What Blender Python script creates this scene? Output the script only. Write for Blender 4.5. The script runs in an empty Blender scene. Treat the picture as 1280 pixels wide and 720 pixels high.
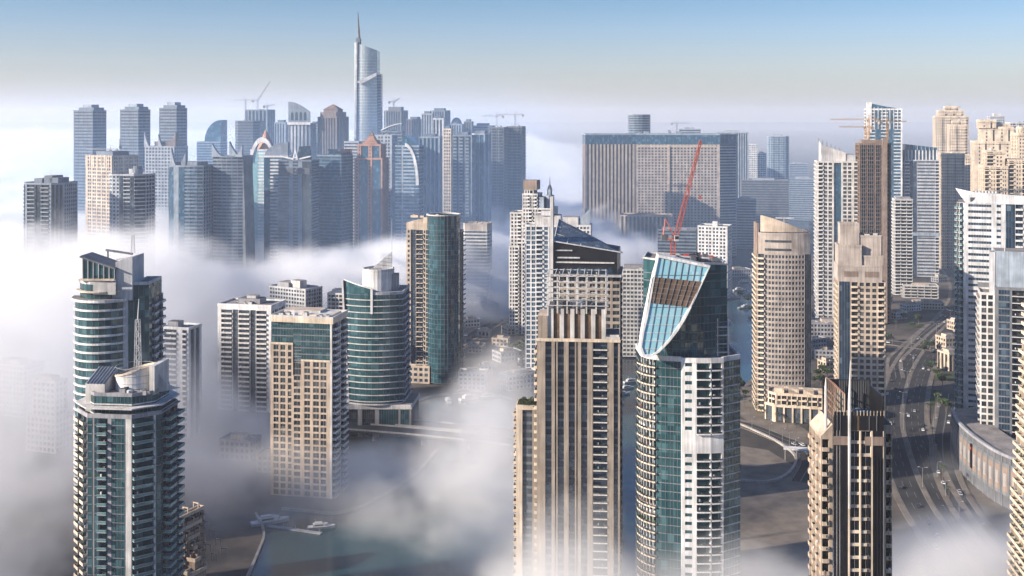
import bpy, bmesh, math, random
from mathutils import Vector, Matrix
S = bpy.context.scene
C = S.collection
PI = math.pi
R = math.radians
# ------------------------------------------------------------------ camera, sky, sun, exposure
H, F, HY = 210.0, 1400.0, 148.0            # eye height (m), focal length (photo pixels), horizon row
cam = bpy.data.cameras.new("camera"); co = bpy.data.objects.new("camera", cam); C.objects.link(co)
co.location = (0, 0, H); co.rotation_euler = (PI/2, 0, 0)
cam.sensor_width = 36; cam.lens = F/1280*36; cam.shift_y = -(360-HY)/1280
cam.clip_start = 1; cam.clip_end = 80000
S.camera = co
SUN_EL, SUN_AZ = 22.0, 251.0               # degrees; azimuth clockwise from +Y
W = bpy.data.worlds.new("World"); S.world = W; W.use_nodes = True
wn = W.node_tree
sky = wn.nodes.new("ShaderNodeTexSky"); sky.sky_type = 'NISHITA'; sky.sun_disc = False
sky.sun_elevation = R(SUN_EL); sky.sun_rotation = R(SUN_AZ)
sky.air_density = 1.0; sky.dust_density = 0.8; sky.ozone_density = 5.0
wn.nodes['Background'].inputs[1].default_value = 0.075
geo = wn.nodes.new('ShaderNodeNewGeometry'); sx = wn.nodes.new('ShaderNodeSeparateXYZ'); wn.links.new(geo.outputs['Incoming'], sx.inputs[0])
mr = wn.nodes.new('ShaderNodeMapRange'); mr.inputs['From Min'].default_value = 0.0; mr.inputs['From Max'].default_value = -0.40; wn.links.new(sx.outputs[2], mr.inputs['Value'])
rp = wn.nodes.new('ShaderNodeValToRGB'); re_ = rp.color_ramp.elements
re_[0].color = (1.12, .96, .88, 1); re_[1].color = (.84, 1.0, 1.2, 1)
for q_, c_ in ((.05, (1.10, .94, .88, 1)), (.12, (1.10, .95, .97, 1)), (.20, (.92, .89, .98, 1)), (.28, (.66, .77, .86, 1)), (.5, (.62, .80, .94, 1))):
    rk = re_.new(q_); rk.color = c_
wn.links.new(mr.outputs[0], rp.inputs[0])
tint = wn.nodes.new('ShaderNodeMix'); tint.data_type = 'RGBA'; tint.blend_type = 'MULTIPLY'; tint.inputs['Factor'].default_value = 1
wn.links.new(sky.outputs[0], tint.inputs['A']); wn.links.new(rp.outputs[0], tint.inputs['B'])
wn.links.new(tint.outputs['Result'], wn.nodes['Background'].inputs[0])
sd = bpy.data.lights.new("sun", 'SUN'); so = bpy.data.objects.new("sun", sd); C.objects.link(so)
sd.energy = 5.0; sd.angle = R(0.6); sd.color = (1, .87, .72)
so.rotation_euler = Vector((math.sin(R(SUN_AZ))*math.cos(R(SUN_EL)), math.cos(R(SUN_AZ))*math.cos(R(SUN_EL)), math.sin(R(SUN_EL)))).to_track_quat('Z', 'Y').to_euler()
S.view_settings.view_transform = 'Standard'; S.view_settings.look = 'None'
S.view_settings.gamma = 1; S.view_settings.use_curve_mapping = False
S.view_settings.exposure = 1.06
cy = S.cycles
cy.volume_bounces = 8; cy.max_bounces = 10; cy.diffuse_bounces = 2; cy.glossy_bounces = 2; cy.transmission_bounces = 2
cy.use_denoising = True; cy.use_adaptive_sampling = True; cy.adaptive_threshold = 0.025
cy.volume_step_rate = 1.0; cy.sample_clamp_indirect = 6
cy.caustics_reflective = False; cy.caustics_refractive = False

# ------------------------------------------------------------------ materials
MATS = {}
def newmat(key):
    m = bpy.data.materials.new(key); m.use_nodes = True
    MATS[key] = m
    return m, m.node_tree, m.node_tree.nodes['Principled BSDF']
def wallmat(key, col, rough=.75, var=.30, streak=.28, spec=.3, metal=0.0):
    m, nt, b = newmat(key); N, L = nt.nodes, nt.links
    b.inputs['Roughness'].default_value = rough; b.inputs['Specular IOR Level'].default_value = spec
    b.inputs['Metallic'].default_value = metal
    tc = N.new('ShaderNodeTexCoord')
    n1 = N.new('ShaderNodeTexNoise'); n1.inputs['Scale'].default_value = .13; n1.inputs['Detail'].default_value = 6
    L.new(tc.outputs['Object'], n1.inputs['Vector'])
    mp = N.new('ShaderNodeMapping'); mp.inputs['Scale'].default_value = (1.1, 1.1, .06); L.new(tc.outputs['Object'], mp.inputs['Vector'])
    n2 = N.new('ShaderNodeTexNoise'); n2.inputs['Scale'].default_value = 1; n2.inputs['Detail'].default_value = 3; L.new(mp.outputs[0], n2.inputs['Vector'])
    def rng(src, amp):
        r = N.new('ShaderNodeMapRange'); r.inputs['From Min'].default_value = .3; r.inputs['From Max'].default_value = .7
        r.inputs['To Min'].default_value = 1-amp; r.inputs['To Max'].default_value = 1+amp*.5; L.new(src, r.inputs['Value']); return r.outputs[0]
    mu = N.new('ShaderNodeMath'); mu.operation = 'MULTIPLY'; L.new(rng(n1.outputs[0], var), mu.inputs[0]); L.new(rng(n2.outputs[0], streak), mu.inputs[1])
    mx = N.new('ShaderNodeMix'); mx.data_type = 'RGBA'; mx.blend_type = 'MULTIPLY'; mx.inputs['Factor'].default_value = 1
    mx.inputs['A'].default_value = (*col, 1); L.new(mu.outputs[0], mx.inputs['B'])
    L.new(mx.outputs['Result'], b.inputs['Base Color'])
    return m
def glassmat(key, dark, light, rough=.07, metal=.22, cell=(2.4, 2.4, 3.5), amount=.22):
    m, nt, b = newmat(key); N, L = nt.nodes, nt.links
    b.inputs['Roughness'].default_value = rough; b.inputs['Metallic'].default_value = metal
    b.inputs['Specular IOR Level'].default_value = .7
    tc = N.new('ShaderNodeTexCoord'); oi = N.new('ShaderNodeObjectInfo')
    dv = N.new('ShaderNodeVectorMath'); dv.operation = 'DIVIDE'; dv.inputs[1].default_value = cell; L.new(tc.outputs['Object'], dv.inputs[0])
    fl = N.new('ShaderNodeVectorMath'); fl.operation = 'FLOOR'; L.new(dv.outputs[0], fl.inputs[0])
    wn_ = N.new('ShaderNodeTexWhiteNoise'); wn_.noise_dimensions = '4D'; L.new(fl.outputs[0], wn_.inputs['Vector']); L.new(oi.outputs['Random'], wn_.inputs['W'])
    cr = N.new('ShaderNodeValToRGB'); e = cr.color_ramp.elements
    e[0].position = 0; e[0].color = (*dark, 1); e[1].position = 1; e[1].color = (*light, 1)
    k = e.new(1-amount); k.color = tuple(a*.75+c*.25 for a, c in zip(dark, light))+(1,)
    L.new(wn_.outputs['Value'], cr.inputs[0]); L.new(cr.outputs[0], b.inputs['Base Color'])
    ge = N.new('ShaderNodeNewGeometry'); sb = N.new('ShaderNodeVectorMath'); sb.operation = 'SUBTRACT'; sb.inputs[1].default_value = (.5,.5,.5); L.new(wn_.outputs['Color'], sb.inputs[0])
    ma = N.new('ShaderNodeVectorMath'); ma.operation = 'MULTIPLY_ADD'; ma.inputs[1].default_value = (.07,.07,.07); L.new(sb.outputs[0], ma.inputs[0]); L.new(ge.outputs['Normal'], ma.inputs[2])
    nm = N.new('ShaderNodeVectorMath'); nm.operation = 'NORMALIZE'; L.new(ma.outputs[0], nm.inputs[0]); L.new(nm.outputs[0], b.inputs['Normal'])
    return m
def plain(key, col, rough=.6, metal=0.0, spec=.4):
    m, nt, b = newmat(key)
    b.inputs['Base Color'].default_value = (*col, 1); b.inputs['Roughness'].default_value = rough
    b.inputs['Metallic'].default_value = metal; b.inputs['Specular IOR Level'].default_value = spec
    return m
wallmat('beige', (.43, .345, .27)); wallmat('cream', (.62, .515, .40)); wallmat('sand', (.49, .40, .315)); wallmat('white', (.66, .65, .64))
wallmat('offwhite', (.55, .53, .51)); wallmat('grey', (.30, .30, .32)); wallmat('dgrey', (.12, .125, .14)); wallmat('black', (.012, .012, .015), rough=.3, spec=.5)
wallmat('brown', (.20, .135, .10), var=.4, streak=.3); wallmat('pink', (.42, .36, .315)); wallmat('terracotta', (.44, .25, .18)); wallmat('concrete', (.33, .31, .29), var=.3)
wallmat('bluegrey', (.30, .35, .41)); wallmat('greywhite', (.44, .45, .47)); wallmat('bronze', (.15, .095, .06), rough=.4, var=.5)
wallmat('roofing', (.24, .22, .21), rough=.9, var=.35); wallmat('roofdark', (.10, .10, .105), rough=.9, var=.35); wallmat('metalwhite', (.62, .62, .63), rough=.35, metal=.2)
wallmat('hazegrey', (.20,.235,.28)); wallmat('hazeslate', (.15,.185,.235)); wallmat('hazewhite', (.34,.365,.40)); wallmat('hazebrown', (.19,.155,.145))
wallmat('mocha', (.315, .262, .212))
wallmat('taupe', (.25, .19, .155)); wallmat('slate', (.16, .17, .185))
glassmat('teal', (.010, .052, .064), (.07, .17, .19), amount=.3); glassmat('blue', (.02, .07, .12), (.10, .22, .32)); glassmat('dark', (.010, .016, .022), (.17, .165, .15), amount=.25)
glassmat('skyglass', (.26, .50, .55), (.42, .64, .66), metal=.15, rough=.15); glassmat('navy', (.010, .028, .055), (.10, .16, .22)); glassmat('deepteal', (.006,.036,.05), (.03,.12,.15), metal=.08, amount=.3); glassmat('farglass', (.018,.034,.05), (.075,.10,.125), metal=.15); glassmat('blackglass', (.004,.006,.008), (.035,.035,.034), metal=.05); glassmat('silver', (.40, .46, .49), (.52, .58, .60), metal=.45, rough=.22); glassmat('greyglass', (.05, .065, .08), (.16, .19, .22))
glassmat('room', (.02, .022, .026), (.16, .14, .11), amount=.3, metal=.15)
glassmat('railglass', (.10, .22, .23), (.18, .32, .33), metal=.3, rough=.15)
plain('cranered', (.42, .10, .07)); plain('craneyellow', (.42, .22, .06)); plain('steel', (.35, .36, .38), rough=.4, metal=.6); plain('hull', (.45, .45, .46), rough=.25)
plain('carwhite', (.7, .7, .7), rough=.25); plain('cardark', (.03, .03, .035), rough=.25); plain('carsilver', (.35, .36, .38), rough=.25); plain('rubber', (.015, .015, .015), rough=.9)
plain('foliage', (.045, .075, .025), rough=.8); plain('foliagedark', (.022, .04, .018), rough=.8); plain('bark', (.12, .08, .05), rough=.9)
plain('signblue', (.03, .10, .35)); plain('signred', (.5, .05, .04))

# ------------------------------------------------------------------ mesh builder and object helpers
class MB:
    def __init__(s): s.v = []; s.f = []; s.m = []; s.keys = []
    def face(s, pts, k):
        b = len(s.v); s.v.extend(pts); s.f.append(tuple(range(b, b+len(pts))))
        if k not in s.keys: s.keys.append(k)
        s.m.append(s.keys.index(k))
    def solid(s, vs, fs, k):
        b = len(s.v); s.v.extend(vs)
        if k not in s.keys: s.keys.append(k)
        i = s.keys.index(k)
        for f in fs: s.f.append(tuple(b+j for j in f)); s.m.append(i)
    def box(s, x0, x1, y0, y1, z0, z1, k):
        s.solid([(x0,y0,z0),(x1,y0,z0),(x1,y1,z0),(x0,y1,z0),(x0,y0,z1),(x1,y0,z1),(x1,y1,z1),(x0,y1,z1)],
                [(3,2,1,0),(4,5,6,7),(0,1,5,4),(1,2,6,5),(2,3,7,6),(3,0,4,7)], k)
    def prism(s, poly, z0, z1, k, ktop=None, bottom=True):
        n = len(poly); t = z1 if callable(z1) else (lambda x, y: z1)
        vs = [(x,y,z0) for x,y in poly]+[(x,y,t(x,y)) for x,y in poly]
        s.solid(vs, [(i,(i+1)%n,n+(i+1)%n,n+i) for i in range(n)]+([tuple(reversed(range(n)))] if bottom else []), k)
        s.solid(vs[n:], [tuple(range(n))], ktop or k)
    def ring(s, po, pi, z0, z1, k):
        n = len(po)
        vs = [(x,y,z0) for x,y in po]+[(x,y,z1) for x,y in po]+[(x,y,z0) for x,y in pi]+[(x,y,z1) for x,y in pi]
        fs = []
        for i in range(n):
            j = (i+1)%n
            fs += [(i,j,n+j,n+i),(2*n+j,2*n+i,3*n+i,3*n+j),(n+i,n+j,3*n+j,3*n+i),(j,i,2*n+i,2*n+j)]
        s.solid(vs, fs, k)
    def bar(s, p, q, r, k, n=4, r2=None):
        p, q = Vector(p), Vector(q); d = (q-p)
        if d.length < 1e-6: return
        d.normalize(); a = d.orthogonal().normalized() if abs(d.z) < .999 else Vector((1,0,0)); 
        if abs(d.z) < .999: a = Vector((d.y,-d.x,0)).normalized()
        b = d.cross(a); r2 = r if r2 is None else r2; o = PI/n
        vs = [tuple(p+(a*math.cos(2*PI*i/n+o)+b*math.sin(2*PI*i/n+o))*r) for i in range(n)]+[tuple(q+(a*math.cos(2*PI*i/n+o)+b*math.sin(2*PI*i/n+o))*r2) for i in range(n)]
        s.solid(vs, [(i,(i+1)%n,n+(i+1)%n,n+i) for i in range(n)]+[tuple(reversed(range(n))), tuple(range(n,2*n))], k)
    def lattice(s, p, q, w0, w1, k, seg, r=.12):
        """four-chord lattice from p to q, square width w0 -> w1"""
        p, q = Vector(p), Vector(q); d = (q-p).normalized(); a = Vector((d.y,-d.x,0))
        a = a.normalized() if a.length > 1e-3 else Vector((1,0,0)); b = d.cross(a)
        def P(i, c):
            t = i/seg; w = (w0+(w1-w0)*t)/2; sx, sy = ((-1,-1),(1,-1),(1,1),(-1,1))[c%4]
            return p.lerp(q, t)+a*sx*w+b*sy*w
        for c in range(4): s.bar(P(0,c), P(seg,c), r*1.25, k)
        for i in range(seg):
            for c in range(4):
                s.bar(P(i,c+i%2), P(i+1,c+1-i%2), r*.7, k); s.bar(P(i+1,c), P(i+1,c+1), r*.6, k)
    def mesh(s, name):
        me = bpy.data.meshes.new(name); me.from_pydata(s.v, [], s.f)
        for k in s.keys: me.materials.append(MATS[k])
        me.polygons.foreach_set('material_index', s.m); me.update()
        return me
    def build(s, name, parent=None, kind=None, label=None, loc=None, rz=0):
        if not s.f: return None
        return link(name, s.mesh(name), parent, kind, label, loc, rz)
def link(name, me, parent=None, kind=None, label=None, loc=None, rz=0):
    o = bpy.data.objects.new(name, me); C.objects.link(o)
    if parent is not None: o.parent = parent
    if loc is not None: o.location = loc
    if rz: o.rotation_euler = (0, 0, rz)
    if kind: o['kind'] = kind
    if label: o['label'] = label
    return o
def tag(o, label, cat, group=None, kind=None):
    o['label'] = label; o['category'] = cat
    if group: o['group'] = group
    if kind: o['kind'] = kind
    return o
def thing(name, label, cat, loc=(0,0,0), rz=0, group=None):
    o = bpy.data.objects.new(name, None); C.objects.link(o); o.location = loc; o.rotation_euler = (0,0,rz)
    o.empty_display_size = 5
    return tag(o, label, cat, group)
def copy_tree(o, parent=None):
    c = o.copy(); C.objects.link(c)
    if parent is not None: c.parent = parent
    for ch in list(o.children): copy_tree(ch, c)
    return c
# photo pixel -> world
def Z(py, D): return H-(py-HY)*D/F
def X(px, D): return (px-640)*D/F
def G(px, py):
    D = F*H/(py-HY); return (X(px, D), D)
# footprints of unit width, counter-clockwise, edge 0 = front
def rect(a=1.0): return [(-.5,-a/2),(.5,-a/2),(.5,a/2),(-.5,a/2)]
def arcpts(cx, cy_, r, a0, a1, n, ry=None):
    ry = ry or r
    return [(cx+r*math.cos(R(a0+(a1-a0)*i/n)), cy_+ry*math.sin(R(a0+(a1-a0)*i/n))) for i in range(n+1)]
def bowed(a=1.0, b=.12, n=6):
    """rectangle whose front bulges by b"""
    f = [(-.5+i/n, -a/2-b*(1-(2*i/n-1)**2)) for i in range(n+1)]
    return f+[(.5,a/2),(-.5,a/2)]
def chamfer(a=1.0, c=.15): 
    h = a/2
    return [(-.5+c,-h),(.5-c,-h),(.5,-h+c),(.5,h-c),(.5-c,h),(-.5+c,h),(-.5,h-c),(-.5,-h+c)]
def ngon(n=20, a0=0): return [(.5*math.cos(2*PI*i/n+a0), .5*math.sin(2*PI*i/n+a0)) for i in range(n)]
def fit(poly, xl, xr, D, rot=0):
    s = (xr-xl)*D/F; cx = X((xl+xr)/2, D); c, n = math.cos(R(rot)), math.sin(R(rot))
    for _ in range(60):
        pts = [((x*c-y*n)*s, (x*n+y*c)*s) for x, y in poly]
        cyy = D-min(p[1] for p in pts)
        px = [640+(x+cx)/(y+cyy)*F for x, y in pts]
        s *= 1+.7*((xr-xl)/(max(px)-min(px))-1); cx += .7*((xl+xr)/2-(max(px)+min(px))/2)*D/F
    return s, cx, cyy
def scale(poly, s): return [(x*s, y*s) for x, y in poly]
def offset(poly, d):
    n = len(poly); out = []
    for i in range(n):
        p0, p1, p2 = Vector(poly[i-1]), Vector(poly[i]), Vector(poly[(i+1)%n])
        a = (p1-p0).normalized(); b = (p2-p1).normalized()
        na, nb = Vector((a.y,-a.x)), Vector((b.y,-b.x)); m = (na+nb)
        m = m.normalized() if m.length > 1e-6 else na
        out.append(tuple(p1+m*(d/max(.35, m.dot(na)))))
    return out
RND = random.Random(5)

# ------------------------------------------------------------------ towers
class Tower:
    def __init__(t, name, label, poly, xl, xr, D, rot=0, cat='tower', group=None, near=False, wall='white', glass='dark', fh=3.6, base=0.0):
        t.s, t.x, t.y = fit(poly, xl, xr, D, rot)
        t.poly = scale(poly, t.s); t.D = D; t.rot = R(rot); t.near = near; t.wall = wall; t.glass = glass; t.fh = fh
        t.root = thing(name, label, cat, (t.x, t.y, base), R(rot), group)
        t.W = MB(); t.CW = MB(); t.wins = []; t.balcs = []; t.doors = MB(); t.cache = {}
        xs = [p[0] for p in t.poly]; ys = [p[1] for p in t.poly]
        t.x0, t.x1, t.y0, t.y1 = min(xs), max(xs), min(ys), max(ys)
        t.par = dict(margin=.18, sill=.30, head=.12, rec=.35, brec=1.2, proj=1.2, rail='solid', railkey=None, band=.8, bandkey=None, mull=1.6, slotkey=None)
    def zz(t, py, dd=0): return Z(py, t.D+dd)
    def facing(t, p, q):
        d = Vector((q[0]-p[0], q[1]-p[1])).normalized(); n = Vector((d.y,-d.x))
        n.rotate(Matrix.Rotation(t.rot, 2)) if False else None
        c, s = math.cos(t.rot), math.sin(t.rot)
        n = Vector((n.x*c-n.y*s, n.x*s+n.y*c)); m = Vector(((p[0]+q[0])/2, (p[1]+q[1])/2)); m = Vector((m.x*c-m.y*s+t.x, m.x*s+m.y*c+t.y))
        return n.dot(-m.normalized())
    def facade(t, p, q, z0, z1, bays, wall=None, glass=None, fh=None, force=False, **kw):
        """bays: list of (kind, metres) laid end to end and stretched to fit; or (end, [unit]) repeated as often as fits."""
        P = dict(t.par); P.update(kw)
        wall = wall or t.wall; glass = glass or t.glass
        p, q = Vector(p), Vector(q); Lg = (q-p).length
        if Lg < .05: return
        u = (q-p)/Lg; nrm = Vector((u.y, -u.x)); fc = t.facing(p, q)
        M = t.W
        def pt(a, w, z): v = p+u*a+nrm*w; return (v.x, v.y, z)
        def quad(a, b, c, d, k, mb=None): (mb or M).face([a, b, c, d], k)
        if fc < -.12 and not force:
            quad(pt(0,0,z0), pt(Lg,0,z0), pt(Lg,0,z1), pt(0,0,z1), wall); return
        if isinstance(bays, tuple):
            end, unit = bays; uw = sum(b[1] for b in unit)
            n = max(1, round((Lg-2*end)/uw))
            bays = ([('s', end)] if end > 0 else [])+unit*n+([('s', end)] if end > 0 else [])
        tot = sum(b[1] for b in bays); k = Lg/tot
        nf = max(1, round((z1-z0)/(fh or t.fh))); hf = (z1-z0)/nf
        ang = math.atan2(u.y, u.x)
        a0 = 0.0
        for kind, wd, *ex in bays:
            a1 = a0+wd*k; w = a1-a0
            gk = ex[0] if ex else glass
            if kind == 's':
                quad(pt(a0,0,z0), pt(a1,0,z0), pt(a1,0,z1), pt(a0,0,z1), ex[0] if ex else wall)
            elif kind == 'p':                                        # pier standing proud of the facade
                wk = ex[0] if ex else wall; d = P.get('pier', .5)
                for A, B in (((a0,0),(a0,d)), ((a0,d),(a1,d)), ((a1,d),(a1,0))):
                    quad(pt(A[0],A[1],z0), pt(B[0],B[1],z0), pt(B[0],B[1],z1), pt(A[0],A[1],z1), wk)
                quad(pt(a0,0,z1), pt(a0,d,z1), pt(a1,d,z1), pt(a1,0,z1), wk)
            elif kind == 'g':                                        # curtain wall
                cw = t.CW; bk = P['bandkey'] or gk
                quad(pt(a0,0,z0), pt(a1,0,z0), pt(a1,0,z1), pt(a0,0,z1), gk, cw)
                nm = max(1, round(w/P['mull']))
                if P['mull'] < 50:
                    for i in range(nm+1):
                        c = a0+w*i/nm; cw.face([pt(c-.06,.12,z0), pt(c+.06,.12,z0), pt(c+.06,.12,z1), pt(c-.06,.12,z1)], 'slate' if not P.get('mullkey') else P['mullkey'])
                        cw.face([pt(c-.06,0.01,z0), pt(c-.06,.12,z0), pt(c-.06,.12,z1), pt(c-.06,0.01,z1)], 'slate' if not P.get('mullkey') else P['mullkey'])
                if P['bandkey']:
                    for i in range(nf):
                        za = z0+i*hf; zb = za+P['band']; w_ = .2
                        cw.face([pt(a0,w_,za), pt(a1,w_,za), pt(a1,w_,zb), pt(a0,w_,zb)], bk)
                        cw.face([pt(a0,0.01,zb), pt(a0,w_,zb), pt(a1,w_,zb), pt(a1,0.01,zb)][::-1], bk)
                        cw.face([pt(a0,0.01,za), pt(a0,w_,za), pt(a1,w_,za), pt(a1,0.01,za)], bk)
            elif kind == 'v':                                        # recessed vertical slot of glass with spandrels
                d = P.get('slot', .9); sk = P['slotkey'] or gk
                quad(pt(a0,0,z0), pt(a0,-d,z0), pt(a0,-d,z1), pt(a0,0,z1), wall)
                quad(pt(a1,-d,z0), pt(a1,0,z0), pt(a1,0,z1), pt(a1,-d,z1), wall)
                for i in range(nf):
                    za = z0+i*hf; zs = za+hf*.3
                    quad(pt(a0,-d,za), pt(a1,-d,za), pt(a1,-d,zs), pt(a0,-d,zs), sk)
                    if t.near: t.wins.append((fc, za, pt(a0,-d,zs), ang, w, hf*.7, 0.0, gk))
                    else: quad(pt(a0,-d,zs), pt(a1,-d,zs), pt(a1,-d,za+hf), pt(a0,-d,za+hf), gk)
            else:                                                    # w window, r ribbon, b balcony: hole in the wall on every floor
                if kind == 'b': mg, sl, hd, rec = min(.3, w*.06), .0, .28/hf, P['brec']
                elif kind == 'r': mg, sl, hd, rec = 0.0, P['sill']+.08, P['head'], P['rec']
                else: mg, sl, hd, rec = w*P['margin'], P['sill'], P['head'], P['rec']
                ua, ub = a0+mg, a1-mg
                for i in range(nf):
                    za, zb = z0+i*hf, z0+(i+1)*hf; va, vb = za+sl*hf, zb-hd*hf
                    if sl > 0: quad(pt(a0,0,za), pt(a1,0,za), pt(a1,0,va), pt(a0,0,va), wall)
                    quad(pt(a0,0,vb), pt(a1,0,vb), pt(a1,0,zb), pt(a0,0,zb), wall)
                    if mg > 0:
                        quad(pt(a0,0,va), pt(ua,0,va), pt(ua,0,vb), pt(a0,0,vb), wall)
                        quad(pt(ub,0,va), pt(a1,0,va), pt(a1,0,vb), pt(ub,0,vb), wall)
                    quad(pt(ua,0,va), pt(ua,-rec,va), pt(ua,-rec,vb), pt(ua,0,vb), wall)
                    quad(pt(ub,-rec,va), pt(ub,0,va), pt(ub,0,vb), pt(ub,-rec,vb), wall)
                    quad(pt(ua,0,va), pt(ub,0,va), pt(ub,-rec,va), pt(ua,-rec,va), wall)
                    quad(pt(ua,-rec,vb), pt(ub,-rec,vb), pt(ub,0,vb), pt(ua,0,vb), wall)
                    if kind == 'b':
                        quad(pt(ua,-rec,va), pt(ub,-rec,va), pt(ub,-rec,vb), pt(ua,-rec,vb), gk)
                        if t.near: t.balcs.append((fc, za, pt(ua,0,za), ang, ub-ua, P['proj'], P['rail'], P['railkey'] or wall))
                        else:
                            pj = P['proj']; rk = P['railkey'] or wall; zr = za+1.1
                            A = [(ua,0),(ua,pj),(ub,pj),(ub,0)]
                            M.solid([pt(a,b_,za) for a,b_ in A]+[pt(a,b_,zr) for a,b_ in A], [(0,1,5,4),(1,2,6,5),(2,3,7,6),(3,2,1,0)], rk)
                    elif t.near: t.wins.append((fc, za, pt(ua,-rec,va), ang, ub-ua, vb-va, .08, gk))
                    else: quad(pt(ua,-rec,va), pt(ub,-rec,va), pt(ub,-rec,vb), pt(ua,-rec,vb), gk)
            a0 = a1
    def wrap(t, poly, z0, z1, specs, default=None, **kw):
        """facades all round; specs: {edge index: bays}"""
        n = len(poly)
        for i in range(n):
            sp = specs.get(i, default) if isinstance(specs, dict) else specs
            if sp is None: sp = [('s', 1)]
            k2 = dict(kw)
            if isinstance(sp, dict): k2.update({a: b for a, b in sp.items() if a != 'bays'}); sp = sp['bays']
            t.facade(poly[i], poly[(i+1)%n], z0, z1, sp, **k2)
    def part(t, name, mb, label=None, kind=None, parent=None): return mb.build(name, parent or t.root, kind, label)
    def roof(t, poly, z, key='roofing', para=1.2, wall=None, name='roof'):
        m = MB(); n = len(poly); m.solid([(x,y,z) for x,y in poly], [tuple(range(n))], key)
        if para: m.ring(offset(poly, .12), offset(poly, -.45), z-.6, z+para, wall or t.wall)
        return t.part(name, m)
    def units(t, x0, x1, y0, y1, z, n=4, key='offwhite', big=1.0, seed=0):
        r = random.Random(seed or int(t.x*7+t.y))
        for i in range(int(n*(2.2 if t.near else 1))):
            m = MB(); w, d, h = r.uniform(1.2,3.6)*big, r.uniform(1.2,3.6)*big, r.uniform(1.0,2.4)*big
            cx, cy_ = r.uniform(x0+w/2,x1-w/2) if x1-x0 > w else (x0+x1)/2, r.uniform(y0+d/2,y1-d/2) if y1-y0 > d else (y0+y1)/2
            sh = r.choice('bbtdf')
            if sh == 't':                                            # round water tank
                m.bar((0,0,0),(0,0,h), w*.45, 'metalwhite', 14); m.bar((0,0,h),(0,0,h+.3), w*.45, 'metalwhite', 14, .1)
            elif sh == 'd':                                          # long duct on feet
                m.box(-w,w,-.35,.35,.4,1.1,'steel'); m.box(w-.35,w+.35,-.35,.35,0.0,.4,'steel'); m.box(-w-.35,-w+.35,-.35,.35,0.0,.4,'steel')
            else:
                m.box(-w/2,w/2,-d/2,d/2,0,h,key); m.box(-w/2*.8,w/2*.8,-d/2*.8,d/2*.8,h,h+.25,'roofdark')
                if sh == 'f': m.bar((0,0,h+.25),(0,0,h+.7), min(w,d)*.3, 'dgrey', 10)
            m.build('rooftop_unit', t.root, loc=(cx,cy_,z+.02), rz=r.choice((0,0,PI/2)))
    def mast(t, x, y, z0, z1, r=.35, key='metalwhite', name='mast', taper=.25):
        m = MB(); m.bar((x,y,z0),(x,y,z1), r, key, 8, r*taper); return t.part(name, m)
    def box(t, name, x0, x1, y0, y1, z0, z1, key, ktop=None, label=None):
        m = MB(); m.prism([(x0,y0),(x1,y0),(x1,y1),(x0,y1)], z0, z1, key, ktop); return t.part(name, m, label)
    def prism(t, name, poly, z0, z1, key, ktop=None, label=None):
        m = MB(); m.prism(poly, z0, z1, key, ktop); return t.part(name, m, label)
    def bands(t, poly, zs, out=.6, h=.5, key='white', name='floor_band', inn=.3):
        m = MB(); m.ring(offset(poly, out), offset(poly, -inn), 0, h, key); me = m.mesh(name)
        for z in zs: link(name, me, t.root, loc=(0,0,z))
    def window_mesh(t, w, h, fr, gk):
        key = ('w', round(w,2), round(h,2), fr, gk)
        if key not in t.cache:
            m = MB(); t.winfill(m, lambda x,y,z: (x,y,z), w, h, fr, gk); t.cache[key] = m.mesh('window')
        return t.cache[key]
    def winfill(t, m, f, w, h, fr, gk):
        m.face([f(0,0,0), f(w,0,0), f(w,0,h), f(0,0,h)], gk)
        e = .09
        segs = [(0,w,0,e),(0,w,h-e,h),(0,e,e,h-e),(w-e,w,e,h-e)]
        if w > 1.9:
            n = int(w/1.4)
            for i in range(1, n): segs.append((w*i/n-e/2, w*i/n+e/2, e, h-e))
        for a, b, c, d in segs: m.face([f(a,-.07,c), f(b,-.07,c), f(b,-.07,d), f(a,-.07,d)], 'slate' if fr == 0 else 'greywhite')
    def balcmesh(t, m, f, w, pj, rail, rk, var=0):
        def bx(x0,x1,y0,y1,z0,z1,k):
            vs = [f(*v) for v in [(x0,y0,z0),(x1,y0,z0),(x1,y1,z0),(x0,y1,z0),(x0,y0,z1),(x1,y0,z1),(x1,y1,z1),(x0,y1,z1)]]
            m.solid(vs, [(3,2,1,0),(4,5,6,7),(0,1,5,4),(1,2,6,5),(2,3,7,6),(3,0,4,7)], k)
        bx(0,w,-pj,-.003,-.12,.16,rk)
        rv = random.Random(int(w*10)*7+var)
        for _ in range((0,2,1,3,2)[var%5]):
            cx = rv.uniform(.4, max(.5,w-.7)); h_ = rv.choice((.5,.75,1.3,1.7)); cw_ = rv.uniform(.25,.6)
            bx(cx,cx+cw_,-.65,-.2,.163,.16+h_,rv.choice(('white','taupe','foliagedark','terracotta','bluegrey','foliage')))
        if rail == 'glass':
            bx(.02,w-.02,-pj+.05,-pj+.1,.16,1.1,'railglass'); bx(0,w,-pj+.02,-pj+.12,1.1,1.2,rk)
            bx(.02,.07,-pj+.1,-.003,.16,1.1,'railglass'); bx(w-.07,w-.02,-pj+.1,-.003,.16,1.1,'railglass')
        elif rail == 'low':
            bx(0,w,-pj,-pj+.14,.16,.42,rk); bx(.02,w-.02,-pj+.04,-pj+.1,.42,1.05,'dark')
        else:
            bx(0,w,-pj,-pj+.14,.16,1.15,rk); bx(0,.14,-pj+.14,-.003,.16,1.15,rk); bx(w-.14,w,-pj+.14,-.003,.16,1.15,rk)
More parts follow.
